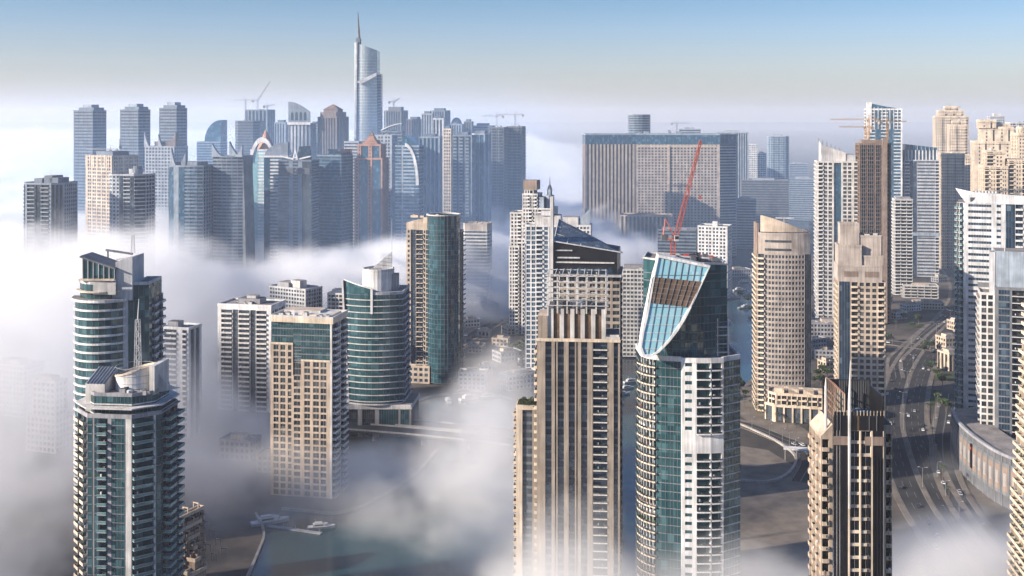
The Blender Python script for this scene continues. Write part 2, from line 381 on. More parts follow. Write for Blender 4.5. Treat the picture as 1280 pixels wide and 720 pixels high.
    def done(t, cap_w=100, cap_b=100):
        t.part('wall', t.W); t.part('curtain_wall_glazing', t.CW)
        def at(pos, ang):
            c, s = math.cos(ang), math.sin(ang)
            return lambda x, y, z: (pos[0]+x*c-y*s, pos[1]+x*s+y*c, pos[2]+z)
        if t.wins:
            t.wins.sort(key=lambda a: -(a[4]*a[5]*max(.02, a[0]))-a[1]*.02)
            for i, (fc, za, pos, ang, w, h, fr, gk) in enumerate(t.wins):
                if i < cap_w: link('window', t.window_mesh(w, h, fr, gk), t.root, loc=pos, rz=ang)
            if len(t.wins) > cap_w:
                m = MB()
                for fc, za, pos, ang, w, h, fr, gk in t.wins[cap_w:]: t.winfill(m, at(pos, ang), w, h, fr, gk)
                t.part('window', m, kind='stuff')
        if t.balcs:
            t.balcs.sort(key=lambda a: -(a[4]+a[5])*max(.15, a[0])-a[1]*.05)
            for i, (fc, za, pos, ang, w, pj, rail, rk) in enumerate(t.balcs):
                if i >= cap_b: break
                var = (i*7+int(za))%5; key = ('b', round(w,2), pj, rail, rk, var)
                if key not in t.cache:
                    m = MB(); t.balcmesh(m, lambda x,y,z: (x,y,z), w, pj, rail, rk, var); t.cache[key] = m.mesh('balcony')
                link('balcony', t.cache[key], t.root, loc=pos, rz=ang)
            if len(t.balcs) > cap_b:
                m = MB()
                for fc, za, pos, ang, w, pj, rail, rk in t.balcs[cap_b:]: t.balcmesh(m, at(pos, ang), w, pj, rail, rk, int(za*3))
                t.part('balcony', m, kind='stuff')
        return t
# ------------------------------------------------------------------ the setting: ground, water, roads
def groundmat(key, c1, c2, c3, sc, rough=.9):
    m, nt, b = newmat(key); N, L = nt.nodes, nt.links
    b.inputs['Roughness'].default_value = rough; b.inputs['Specular IOR Level'].default_value = .2
    tc = N.new('ShaderNodeTexCoord'); n = N.new('ShaderNodeTexNoise'); n.inputs['Scale'].default_value = sc; n.inputs['Detail'].default_value = 9; n.inputs['Roughness'].default_value = .65
    L.new(tc.outputs['Object'], n.inputs['Vector']); r = N.new('ShaderNodeValToRGB'); e = r.color_ramp.elements
    e[0].position = .32; e[0].color = (*c1,1); e[1].position = .7; e[1].color = (*c3,1); k = e.new(.5); k.color = (*c2,1)
    L.new(n.outputs[0], r.inputs[0]); L.new(r.outputs[0], b.inputs['Base Color'])
groundmat('sandground', (.03,.03,.03), (.075,.067,.06), (.16,.13,.105), .02)
groundmat('paving', (.10,.085,.075), (.15,.13,.11), (.21,.18,.15), .08)
groundmat('asphalt', (.022,.022,.024), (.034,.034,.035), (.052,.05,.048), .06)
groundmat('lawn', (.02,.035,.012), (.035,.055,.02), (.06,.07,.03), .1)
plain('paint', (.24,.24,.23), rough=.7)
m_, nt_, b_ = newmat('water'); b_.inputs['Base Color'].default_value = (.012,.045,.06,1); b_.inputs['Roughness'].default_value = .2
nz_ = nt_.nodes.new('ShaderNodeTexNoise'); nz_.inputs['Scale'].default_value = .25; nz_.inputs['Detail'].default_value = 5
bp_ = nt_.nodes.new('ShaderNodeBump'); bp_.inputs['Strength'].default_value = .5; tcw = nt_.nodes.new('ShaderNodeTexCoord')
nt_.links.new(tcw.outputs['Object'], nz_.inputs['Vector']); nt_.links.new(nz_.outputs[0], bp_.inputs['Height']); nt_.links.new(bp_.outputs[0], b_.inputs['Normal'])

def structure(name, mb, label, cat):
    return tag(mb.build(name), label, cat, kind='structure')
m = MB(); m.face([(-40000,-3000,-1.5),(40000,-3000,-1.5),(40000,60000,-1.5),(-40000,60000,-1.5)], 'sandground')
structure('ground', m, 'brown sandy desert ground under the whole city', 'ground')
def sheet(pts_px, z, key, mb=None):
    mb = mb or MB(); n = MB()
    bm = bmesh.new(); vs = [bm.verts.new((*G(x, y), z)) for x, y in pts_px]; f = bm.faces.new(vs)
    bmesh.ops.triangulate(bm, faces=[f])
    for f in bm.faces:
        c = [tuple(v.co) for v in f.verts]
        if f.normal.z < 0: c.reverse()
        mb.face(c, key)
    bm.free(); return mb
water_px = [(905,262),(1010,258),(1012,300),(1000,330),(958,372),(948,430),(945,470),(930,505),(900,560),(880,620),(860,690),(850,760),(330,860),(300,740),(322,690),(330,660),(352,634),(420,640),(470,622),(520,590),(560,548),(520,520),(500,508),(540,492),(600,488),(650,500),(680,470),(700,440),(760,430),(790,400),(840,345),(880,300)]
structure('marina_water', sheet(water_px, -1.35, 'water'), 'dark teal water of the marina winding between the towers', 'water')
def catmull(pts, n=10):
    P = [Vector(p) for p in pts]; P = [P[0]*2-P[1]]+P+[P[-1]*2-P[-2]]; out = []
    for i in range(1, len(P)-2):
        for j in range(n):
            t = j/n; a, b, c, d = P[i-1:i+3]
            out.append(.5*((2*b)+(c-a)*t+(2*a-5*b+4*c-d)*t*t+(3*b-a-3*c+d)*t**3))
    out.append(P[-2]); return out
def strip(line, w0, w1, z, key, mb, h=0.0):
    """ribbon between lateral offsets w0..w1 (metres, + to the right of travel)"""
    n = len(line); prev = None
    for i, p in enumerate(line):
        d = (line[min(n-1,i+1)]-line[max(0,i-1)]).normalized(); nr = Vector((d.y,-d.x))
        a, b = p+nr*w0, p+nr*w1; cur = (a, b)
        if prev:
            pa, pb = prev
            mb.face([(pa.x,pa.y,z+h),(pb.x,pb.y,z+h),(b.x,b.y,z+h),(a.x,a.y,z+h)], key)
            if h:
                mb.face([(pa.x,pa.y,z),(pa.x,pa.y,z+h),(a.x,a.y,z+h),(a.x,a.y,z)], key); mb.face([(pb.x,pb.y,z+h),(pb.x,pb.y,z),(b.x,b.y,z),(b.x,b.y,z+h)], key)
        prev = cur
ROADS = {}
def road(name, px, half, label, lanes=3, median=True, zoff=0.0):
    line = catmull([G(*p) for p in px]); ROADS[name] = line
    m = MB(); strip(line, -half, half, -1.2+zoff, 'asphalt', m); structure('road', m, label, 'road')
    k = MB()
    for sd_ in (-1, 1): strip(line, *sorted((sd_*(half), sd_*(half+3.2))), -1.5+zoff, 'paving', k, .42)
    structure('pavement', k, 'pale kerbed pavement along the '+label, 'pavement')
    p = MB()
    if median: strip(line, -1.4, 1.4, -1.2+zoff, 'paving', p, .18); structure('road_median', p, 'pale raised median down the middle of the '+label, 'median')
    q = MB(); inner = 1.6 if median else .2
    lw = (half-inner)/lanes
    for sd_ in (-1, 1):
        for i in range(lanes+1):
            o = sd_*(inner+lw*i*.98)
            if i in (0, lanes): strip(line, o-.09, o+.09, -1.2+zoff+.03, 'paint', q)
            else:
                for j in range(0, len(line)-1, 2): strip(line[j:j+2], o-.09, o+.09, -1.2+zoff+.03, 'paint', q)
    structure('road_marking', q, 'white lane lines painted on the '+label, 'road marking')
road('avenue', [(1290,800),(1215,700),(1160,620),(1136,560),(1128,520),(1134,480),(1146,450),(1168,420),(1192,395),(1206,370),(1200,345),(1180,325),(1150,308)], 15, 'wide grey avenue curving between the beige and white towers', 3)
road('quay road', [(880,520),(930,528),(975,545),(1000,556),(1012,575),(1000,600)], 5, 'narrow quay road below the curved low white building', 1, False)
road('cross road', [(1050,432),(1100,426),(1150,432),(1200,440),(1260,448)], 8, 'cross road at the junction by the beige tower', 2, False, .02)
road('slip road', [(1120,470),(1118,450),(1130,436),(1160,410),(1185,392)], 4, 'slip road beside the wide avenue', 1, False, .04)
road('service road', [(1265,700),(1210,640),(1184,590),(1178,550),(1182,520),(1186,490)], 5, 'service road below the curved grey podium', 1, False, .02)
road('bank road', [(545,442),(590,418),(625,398),(660,380),(700,360)], 7, 'slanting road behind the round glass tower', 2, False)
m = sheet([(870,560),(905,552),(960,560),(1010,590),(1060,640),(1060,760),(850,760),(858,690)], -1.28, 'paving')
structure('quay', m, 'bare sandy quay beside the water below the slender towers', 'quay')
m = sheet([(905,505),(940,470),(955,500),(1015,540),(1040,560),(1010,553),(960,540)], -1.27, 'paving')
structure('promenade', m, 'paved promenade at the foot of the beige curved tower', 'promenade')
m = MB()
for c, rx, ry in ((G(1170,468),16,16),(G(1172,500),14,12),(G(1160,440),12,9),(G(1145,405),14,8)):
    m.face([(c[0]+rx*math.cos(2*PI*i/20), c[1]+ry*math.sin(2*PI*i/20), -1.22) for i in range(20)], 'lawn')
tag(m.build('lawn'), 'small dark green lawns beside the curving avenue', 'lawn', kind='stuff')
# quay wall edges
def kerb(px, label, w=1.2, h=1.4, z=-1.5, key='concrete', n=8, name='quay_edge'):
    m = MB(); strip(catmull([G(*p) for p in px], n), -w/2, w/2, z, key, m, h); return tag(m.build(name), label, 'quay edge', kind='structure')
kerb([(352,634),(385,637),(425,639),(470,622),(520,590),(545,562)], 'pale curved water edge under the fog before the beige tower')
kerb([(302,735),(322,690),(330,664),(320,640)], 'pale curved water edge beside the stepped podium')
kerb([(500,510),(540,494),(600,489),(648,500)], 'pale curved promenade edge beyond the teal tower')
kerb([(905,520),(940,535),(975,552),(995,570),(985,590),(960,600),(920,598)], 'pale curved quay edge in front of the low white building', 1.6)
# road bridge across the marina: deck on piers, twin carriageways
b = thing('bridge', 'long pale road bridge crossing the fogged water before the teal tower', 'bridge', (0,0,0))
bl = [Vector(G(395,538)), Vector(G(470,543)), Vector(G(560,551)), Vector(G(640,560)), Vector(G(720,572))]
bl = catmull([tuple(p) for p in bl], 6)
for o in (-9, 9):
    m = MB(); strip(bl, o-7.5, o+7.5, 5.2, 'asphalt', m, 1.3); m.build('deck', b)
    for sg in (-7.3, 7.3):
        m = MB(); strip(bl, o+sg-.2, o+sg+.2, 6.5, 'concrete', m, 1.0); m.build('parapet', b)
for p in bl[2::4]:
    for o in (-9, 9):
        m = MB(); m.bar((0,0,-2),(0,0,5.2), 1.3, 'concrete', 10); m.build('pier', b, loc=(p.x, p.y+o*.98, 0))
# white footbridge far up the channel
b = thing('bridge', 'low white bridge over the far channel behind the beige curved tower', 'bridge', (*G(955,291), 0))
m = MB(); m.box(-65,60,-5,5,4,5.5,'offwhite'); m.build('deck', b)
for sg in (-5,5):
    m = MB(); m.box(-65,60,sg-.2,sg+.2,5.5,6.6,'white'); m.build('parapet', b)
for x in (-40,-10,20,45):
    m = MB(); m.box(x-1,x+1,-3,3,-2,4,'concrete'); m.build('pier', b)

# ------------------------------------------------------------------ near towers
T = Tower
# --- dark teal tower with the white drum, front left
def tower_drum():
    t = T('skyscraper', 'dark teal tower with projecting balconies under a slant-topped white drum', chamfer(.95,.24), 97, 222, 452, -6, near=True, wall='grey', glass='teal', fh=3.55)
    z1 = t.zz(522); P = t.poly
    t.par.update(proj=1.7, rail='glass', brec=1.4, railkey='grey')
    t.wrap(P, 0, z1, {7: {'bays':[('b',5.2),('g',1.6),('b',4.4),('s',.5)], 'rail':'solid','railkey':'cream'}, 0: [('g',2.2),('s',.9),('g',1.6),('b',4.6),('s',1.4),('g',6),('s',2.6,'offwhite'),('s',.4)],
        1: {'bays':[('b',9.5),('s',.8,'white'),('g',2.2)],'proj':1.9}, 2: {'bays':[('g',1.5),('b',7,'dark'),('g',1.5),('b',7,'dark')],'proj':3.4}, 6: (1,[('b',6),('g',2)])}, None, mullkey='slate', bandkey='slate', band=.3)
    t.roof(P, z1, 'roofdark', 1.1)
    # setback storeys
    P2 = offset(P, -3.2); z2 = t.zz(497)
    t.wrap(P2, z1, z2, {i: [('g',1)] for i in range(8)}, None, bandkey='offwhite', band=.5, mullkey='slate')
    t.roof(P2, z2, 'roofing', .8)
    t.prism('terrace_slab', offset(P, .8), z1+3.1, z1+3.6, 'offwhite')
    # drum with slanting rim
    cx, cyy, r = t.x0+t.s*.60, t.y0+t.s*.46, t.s*.225
    zt = t.zz(459, 12); pts = [(cx+x*2*r, cyy+y*2*r) for x, y in ngon(28)]
    zz = lambda x, y: zt-2.4+(x-cx)/r*2.2
    m = MB(); m.prism(pts, z2-1, zz, 'white', 'roofing'); d = t.part('drum', m)
    m = MB(); n = len(pts); po, pi = [(cx+(x-cx)*1.04, cyy+(y-cyy)*1.04) for x,y in pts], [(cx+(x-cx)*.9, cyy+(y-cyy)*.9) for x,y in pts]
    for i in range(n):
        j = (i+1)%n; A = [(*po[i],zz(*po[i])),(*po[j],zz(*po[j])),(*pi[j],zz(*pi[j])),(*pi[i],zz(*pi[i]))]
        U = [(x,y,z+.7) for x,y,z in A]; m.solid(A+U, [(0,1,5,4),(4,5,6,7),(2,3,7,6),(3,2,1,0)], 'cream')
    m.build('rim', d)
    m = MB()
    for i in range(3): m.ring([(cx+(x-cx)*1.012, cyy+(y-cyy)*1.012) for x,y in pts], [(cx+(x-cx)*.99, cyy+(y-cyy)*.99) for x,y in pts], z2+3+i*3.1, z2+3.15+i*3.1, 'grey')
    m.build('cladding_joint', d)
    # wing wall beside the drum, curved buttress
    x = cx+r*1.12; t.box('wing_wall', x, x+2.2, cyy-r*.9, cyy+r*.9, z2-1, zt+1.2, 'offwhite')
    m = MB(); prev = None; pts2 = [(x+2.2+9*(i/8), z2+1+(zt-4-z2)*(1-i/8)**2.4) for i in range(9)]
    m.solid([(a,cyy-3,b) for a,b in pts2]+[(x+2.2,cyy-3,z2-1)]+[(a,cyy-2,b) for a,b in pts2]+[(x+2.2,cyy-2,z2-1)], [tuple(range(10))[::-1], tuple(range(10,20))]+[(i,(i+1)%10,10+(i+1)%10,10+i) for i in range(10)], 'offwhite'); t.part('buttress', m)
    # lean-to stair tower on the left with a blue-grey ribbed roof
    xa, xb = t.x0+t.s*.13, t.x0+t.s*.36; ya, yb = t.y0+t.s*.17, t.y0+t.s*.5
    zr = t.zz(470, 8); m = MB(); m.prism([(xa,ya),(xb,ya),(xb,yb),(xa,yb)], z1-14, lambda x_, y_: zr-3.2 if y_ < ya+1 else zr+1.2, 'offwhite', 'bluegrey'); st = t.part('stair_tower', m)
    m = MB()
    for i in range(6): 
        xx = xa+(xb-xa)*(i+.5)/6; m.bar((xx,ya-.3,zr-3.0),(xx,yb,zr+1.4), .22, 'slate')
    m.build('roof_rib', st)
    # plant terrace, canopies, lattice mast
    t.units(t.x0+t.s*.5, t.x1-t.s*.12, t.y0+t.s*.1, t.y0+t.s*.3, z2, 5, 'grey', .8, 3)
    for i, zc in enumerate((z1-1, z1-5)): t.box('canopy', t.x1-t.s*.26, t.x1+t.s*.03, t.y0+t.s*.26, t.y0+t.s*.72, zc+1.2, zc+1.7, 'slate')
    m = MB(); m.lattice((cx+r*.1,cyy,zt-2),(cx+r*.1,cyy,t.zz(402,12)), 2.2, 1.5, 'metalwhite', 7, .11); mp = t.part('mast', m)
    m = MB(); m.bar((cx+r*.1,cyy,t.zz(402,12)),(cx+r*.1+.5,cyy,t.zz(376,12)), .3, 'metalwhite', 8, .12); m.build('antenna', mp)
    return t.done()
tower_drum()
# stepped podium terraces at its foot
t = T('podium', 'stepped dim terrace block curving down to the water beside the teal drum tower', rect(1.5), 214, 276, 497, -24, cat='podium building', near=True, wall='taupe', glass='dark', fh=3.4)
for i in range(6):
    z1 = 30-i*4.4; x0 = t.x0+i*t.s*.14
    poly = [(x0,t.y0+i*1.5),(t.x0+(i+1)*t.s*.16+1,t.y0+i*1.5),(t.x0+(i+1)*t.s*.16+1,t.y1-i*4),(x0,t.y1-i*4)]
    t.wrap(poly, 0, z1, {0: (.6,[('b',4.5)]), 1: (.6,[('b',5)])}, None, proj=1.5)
    t.roof(poly, z1, 'roofing', 1.0, 'sand')
    m = MB()
    for (a,b_) in ((poly[1][0]-3, poly[1][0]-.3),):
        for yy in (poly[1][1]+1, poly[1][1]+8, poly[1][1]+15):
            for xx in (a,b_): m.bar((xx,yy,z1),(xx,yy,z1+3), .22, 'sand')
            m.box(a-.3,b_+.3,yy-.3,yy+.3,z1+3,z1+3.4,'sand')
    t.part('pergola', m)
t.done()

# --- teal tower with cylinder and glass wedge crown behind it
def tower_wedge():
    arc = arcpts(-.13,.0,.37,182,325,12)
    P = arc+[(.24,-.2),(.5,-.16),(.5,.42),(-.5,.42)]
    t = T('skyscraper', 'teal glass tower with pale curved floor bands and a slanted glass wedge on its roof', P, 94, 204, 545, 0, near=True, wall='greywhite', glass='teal', fh=4.1)
    P = t.poly; n = len(arc); z1 = t.zz(372, 14)
    t.wrap(P, 0, z1, {**{i: [('g',1)] for i in range(n-1)}, n-1: [('s',1)], n: [('g',1)], n+1: {'bays':[('g',2),('b',4,'dark'),('g',2),('b',4,'dark')],'proj':1.6}}, None, mullkey='slate', bandkey=None, mull=2.4)
    ap = P[:n]
    t.bands(ap, [z1-.6-4.1*i for i in range(int(z1/4.1))], .75, .9, 'white', 'floor_band', 1.5)
    t.prism('cornice', offset(ap, 1.6), z1-.2, z1+1.0, 'white', 'roofing')
    t.roof(P, z1+.05, 'roofing', 0)
    P2 = offset(ap, -2.5); z2 = t.zz(350,14)
    t.wrap(P2, z1, z2, [('g',1)], None, bandkey='offwhite', band=.5, mullkey='slate'); t.roof(P2, z2, 'roofing', .8)
    t.prism('terrace_slab', offset(ap, -.6), z1+(z2-z1)*.48, z1+(z2-z1)*.48+.6, 'cream')
    mid = t.x0+t.s*.42
    t.box('roof_screen', t.x0+t.s*.33, t.x0+t.s*.62, P2[6][1]-1.2, P2[6][1]-.4, z1+3.4, z2+.4, 'offwhite')
    # glazed wedge and stair core
    xa, xb, xc = t.x0+t.s*.17, t.x0+t.s*.58, t.x0+t.s*.80; ya, yb = t.y0+t.s*.12, t.y0+t.s*.50
    zl, zr = t.zz(319,14), t.zz(334,14)
    m = MB(); m.prism([(xa,ya),(xb,ya),(xb,yb),(xa,yb)], z2+2, lambda x,y: zl+(zr-zl)*(x-xa)/(xb-xa), 'teal'); w = t.part('crown_glazing', m)
    m = MB()
    for i in range(7):
        x = xa+(xb-xa)*i/6; m.box(x-.18,x+.18,ya-.4,ya-.005,z2+2,zl+(zr-zl)*i/6,'greywhite')
    m.build('mullion', w)
    m = MB(); A = [(xa-1,ya-1.6,zl+.2),(xb+.8,ya-1.6,zr+.2),(xb+.8,yb+.5,zr+.2),(xa-1,yb+.5,zl+.2)]
    m.solid(A+[(x,y,z+.8) for x,y,z in A], [(3,2,1,0),(4,5,6,7),(0,1,5,4),(1,2,6,5),(2,3,7,6),(3,0,4,7)], 'slate'); m.build('crown_roof', t.root)
    t.box('terrace_slab', xa-1.5, xb+.5, ya-1.8, yb, z2+1.2, z2+2, 'cream')
    m = MB(); zk, zk2 = t.zz(323,20), t.zz(317,20)
    m.prism([(xb+.1,ya+1),(xc,ya+1),(xc,yb+4),(xb+.1,yb+4)], z1, lambda x,y: zk if x < xb+1 else zk2, 'greywhite', 'roofing'); t.part('stair_core', m)
    m = MB(); m.bar((xa+5,yb+3,t.zz(313,20)),(xb+3,yb+3,t.zz(318,20)),.7,'slate'); m.bar((xa+6,yb+3,z2),(xa+6,yb+3,t.zz(313,20)),.5,'slate'); t.part('roof_beam', m)
    m = MB(); m.bar((xb,ya+2,t.zz(321,18)),(xc-3,ya+2,t.zz(319,18)),.45,'offwhite'); t.part('roof_beam', m)
    # glass block on the right, a little taller
    z3 = t.zz(350,20); pr = [(t.x0+t.s*.80+.1,t.y0+t.s*.18),(t.x1-.3,t.y0+t.s*.22),(t.x1-.3,t.y1-2),(t.x0+t.s*.80+.1,t.y1-2)]
    t.wrap(pr, z1+.1, z3, [('g',1)], None, mull=2.4, mullkey='slate'); t.roof(pr, z3, 'roofing', .9)
    m = MB(); m.lattice((xc-1.4,ya+6,t.zz(320)),(xc-1.4,ya+6,t.zz(297)), 1.6, 1.0, 'metalwhite', 6, .09); t.part('mast', m)
    return t.done()
tower_wedge()
# --- pale slab behind them
t = T('apartment_block', 'pale narrow apartment slab with stacked balconies just behind the teal towers', rect(.8), 203, 252, 735, -16, cat='apartment block', near=True, wall='white', glass='greyglass', fh=3.4)
z1 = t.zz(409,8); t.par.update(proj=1.2)
t.wrap(t.poly, 0, z1, {0: [('s',.6),('b',8),('s',3),('b',3),('s',.8)], 1: [('s',2),('v',4,'greyglass'),('s',1),('v',4,'greyglass'),('s',2)]}); t.roof(t.poly, z1, 'roofing', 1.2)
t.box('penthouse', t.x0+t.s*.1, t.x0+t.s*.5, t.y0+3, t.y0+t.s*.5, z1, z1+4, 'grey', 'roofdark'); t.done(60,60)
# --- white framed tower
t = T('apartment_block', 'white framed apartment tower with grey balcony stacks half sunk in fog', rect(.62), 272, 357, 800, -12, cat='apartment block', near=True, wall='white', glass='greyglass', fh=3.5)
z1 = t.zz(381,8)
t.wrap(t.poly, 0, z1-3, {0: [('s',2,'white'),('b',7.5),('v',3.5,'greyglass'),('b',7.5),('v',3.5,'greyglass'),('b',7),('s',2.5)], 1: [('s',1),('w',4),('b',5),('w',4),('b',5),('s',1)]}, None, railkey='offwhite', proj=1.0)
t.wrap(t.poly, z1-3, z1, [('s',1)]); t.roof(t.poly, z1, 'roofing', 1.0); t.box('penthouse', -9, 8, -4, 7, z1, z1+3.6, 'grey', 'roofdark'); t.box('penthouse', -3, 4, -2, 5, z1+3.6, z1+5.5, 'offwhite', 'roofing'); t.units(-14,14,-8,8,z1,6); t.done(60,100)
t = T('apartment_block', 'grey slab with flat roof boxes peering over the white framed tower', rect(.5), 336, 403, 1000, -32, cat='apartment block', wall='greywhite', glass='dark', fh=3.5)
z1 = t.zz(361,10); t.wrap(t.poly, 0, z1, {0: (1,[('w',3.2)]), 1: (1,[('w',3.2),('b',4.5)]), 3: (1,[('w',3.2)])}); t.roof(t.poly, z1, 'roofing', 1.2); t.box('penthouse', -16,-2,-7,6,z1,z1+4.5,'grey','roofing'); t.box('penthouse', -2,9,-4,5,z1,z1+6.5,'offwhite','roofing'); t.done()
t = T('apartment_block', 'small pale block between the grey slab and the teal sail tower', rect(.9), 409, 436, 1010, -10, cat='apartment block', wall='offwhite', glass='dark', fh=3.6)
z1 = t.zz(368); t.wrap(t.poly, 0, z1, {0: (.5,[('w',3),('b',4)]), 1: (1,[('w',3)])}); t.roof(t.poly, z1); t.box('penthouse', -4,6,-5,5,z1,z1+4,'offwhite','roofing'); t.done()

# --- beige tower with stepped dark glass corner
def tower_beige():
    t = T('skyscraper', 'beige stone tower with a stepped dark glass recess and a row of side balconies', rect(.66), 338, 433, 618, -11, near=True, wall='beige', glass='dark', fh=3.6)
    x0, x1, y0, y1 = t.x0, t.x1, t.y0, t.y1; w = x1-x0
    z1, zl, zm = t.zz(404,3), t.zz(432,2), t.zz(452,2)
    xa, xb, xc = x0+w*.37, x0+w*.50, x0+w*.97
    t.par.update(margin=.05, sill=.15, head=.1)
    f0 = y0
    t.facade((x0,f0),(xa,f0), 0, zl, [('s',1.6),('w',3.2),('s',.7),('w',3.2),('s',1.2),('w',2.2),('s',.8)])
    t.facade((xa,f0),(xb,f0), 0, zm-8, (0.3,[('w',4.4)]), sill=.2)
    t.facade((xb,f0),(xc,f0), 0, zm, [('s',1.2),('w',2.6),('s',1),('w',2.6),('s',.4),('w',2.6),('s',1.4)])
    # dark glass behind the stone steps
    t.facade((xa,f0+.6),(xb,f0+.6), zm-8, zl, [('g',1)], mullkey='slate', bandkey='slate', band=.5)
    t.facade((xa,f0+.5),(xc,f0+.5), zm, z1, [('g',1)], mullkey='slate', bandkey='slate', band=.6, glass='teal')
    t.facade((x0,f0+2.5),(xa,f0+2.5), zl, z1, [('g',1)], mullkey='slate', bandkey='slate', band=.6, glass='teal')
    m = MB(); m.solid([(x0,f0,zl),(xa,f0,zl),(xa,f0+2.5,zl),(x0,f0+2.5,zl)],[(0,1,2,3)],'cream'); m.solid([(xa,f0+.6,zl),(xa,f0+2.5,zl),(xa,f0+2.5,z1),(xa,f0+.6,z1)],[(3,2,1,0)],'beige')
    m.box(xb+.1,xc+.2,f0-.25,f0+.45,zm+.02,zm+.9,'cream'); m.box(x0-.2,xa,f0-.25,f0+.6,zl+.02,zl+1,'cream'); t.part('cornice', m)
    t.facade((xc,f0),(x1,f0), 0, z1, [('s',1,'offwhite')])
    t.facade((x1,y0),(x1,y1), 0, z1, [('s',.5),('b',6.5),('s',.6),('v',1.5),('s',.6),('b',6.5),('s',.5)], wall='offwhite', proj=1.8)
    t.facade((x1,y1),(x0,y1), 0, z1, [('s',1)]); t.facade((x0,y1),(x0,y0+2.5), 0, z1, (1,[('w',3.4)])); t.facade((x0,y0+2.5),(x0,y0),0,zl,[('s',1)])
    P = [(x0,y0+2.5),(x0+.01+w*.0,y0+.5),(x1,y0),(x1,y1),(x0,y1)]
    t.prism('roof_slab', [(x0-.5,y0+1.2),(x1+.8,y0-.3),(x1+.8,y1+.5),(x0-.5,y1+.5)], z1, z1+2.8, 'cream', 'offwhite')
    m = MB(); m.ring([(x0-.5,y0+1.2),(x1+.8,y0-.3),(x1+.8,y1+.5),(x0-.5,y1+.5)],[(x0,y0+1.7),(x1+.3,y0+.2),(x1+.3,y1),(x0,y1)], z1+2.8, z1+3.9, 'offwhite'); t.part('parapet', m)
    t.box('penthouse', x0+w*.1, x0+w*.7, y0+w*.3, y1-2, z1+2.8, z1+5.2, 'offwhite', 'sand'); t.box('penthouse', x0+w*.55, x1-2, y0+5, y1-3, z1+2.8, z1+4, 'cream', 'offwhite')
    t.units(x0+2,x1-2,y0+3,y0+8,z1+2.8,5)
    return t.done(100,100)
tower_beige()
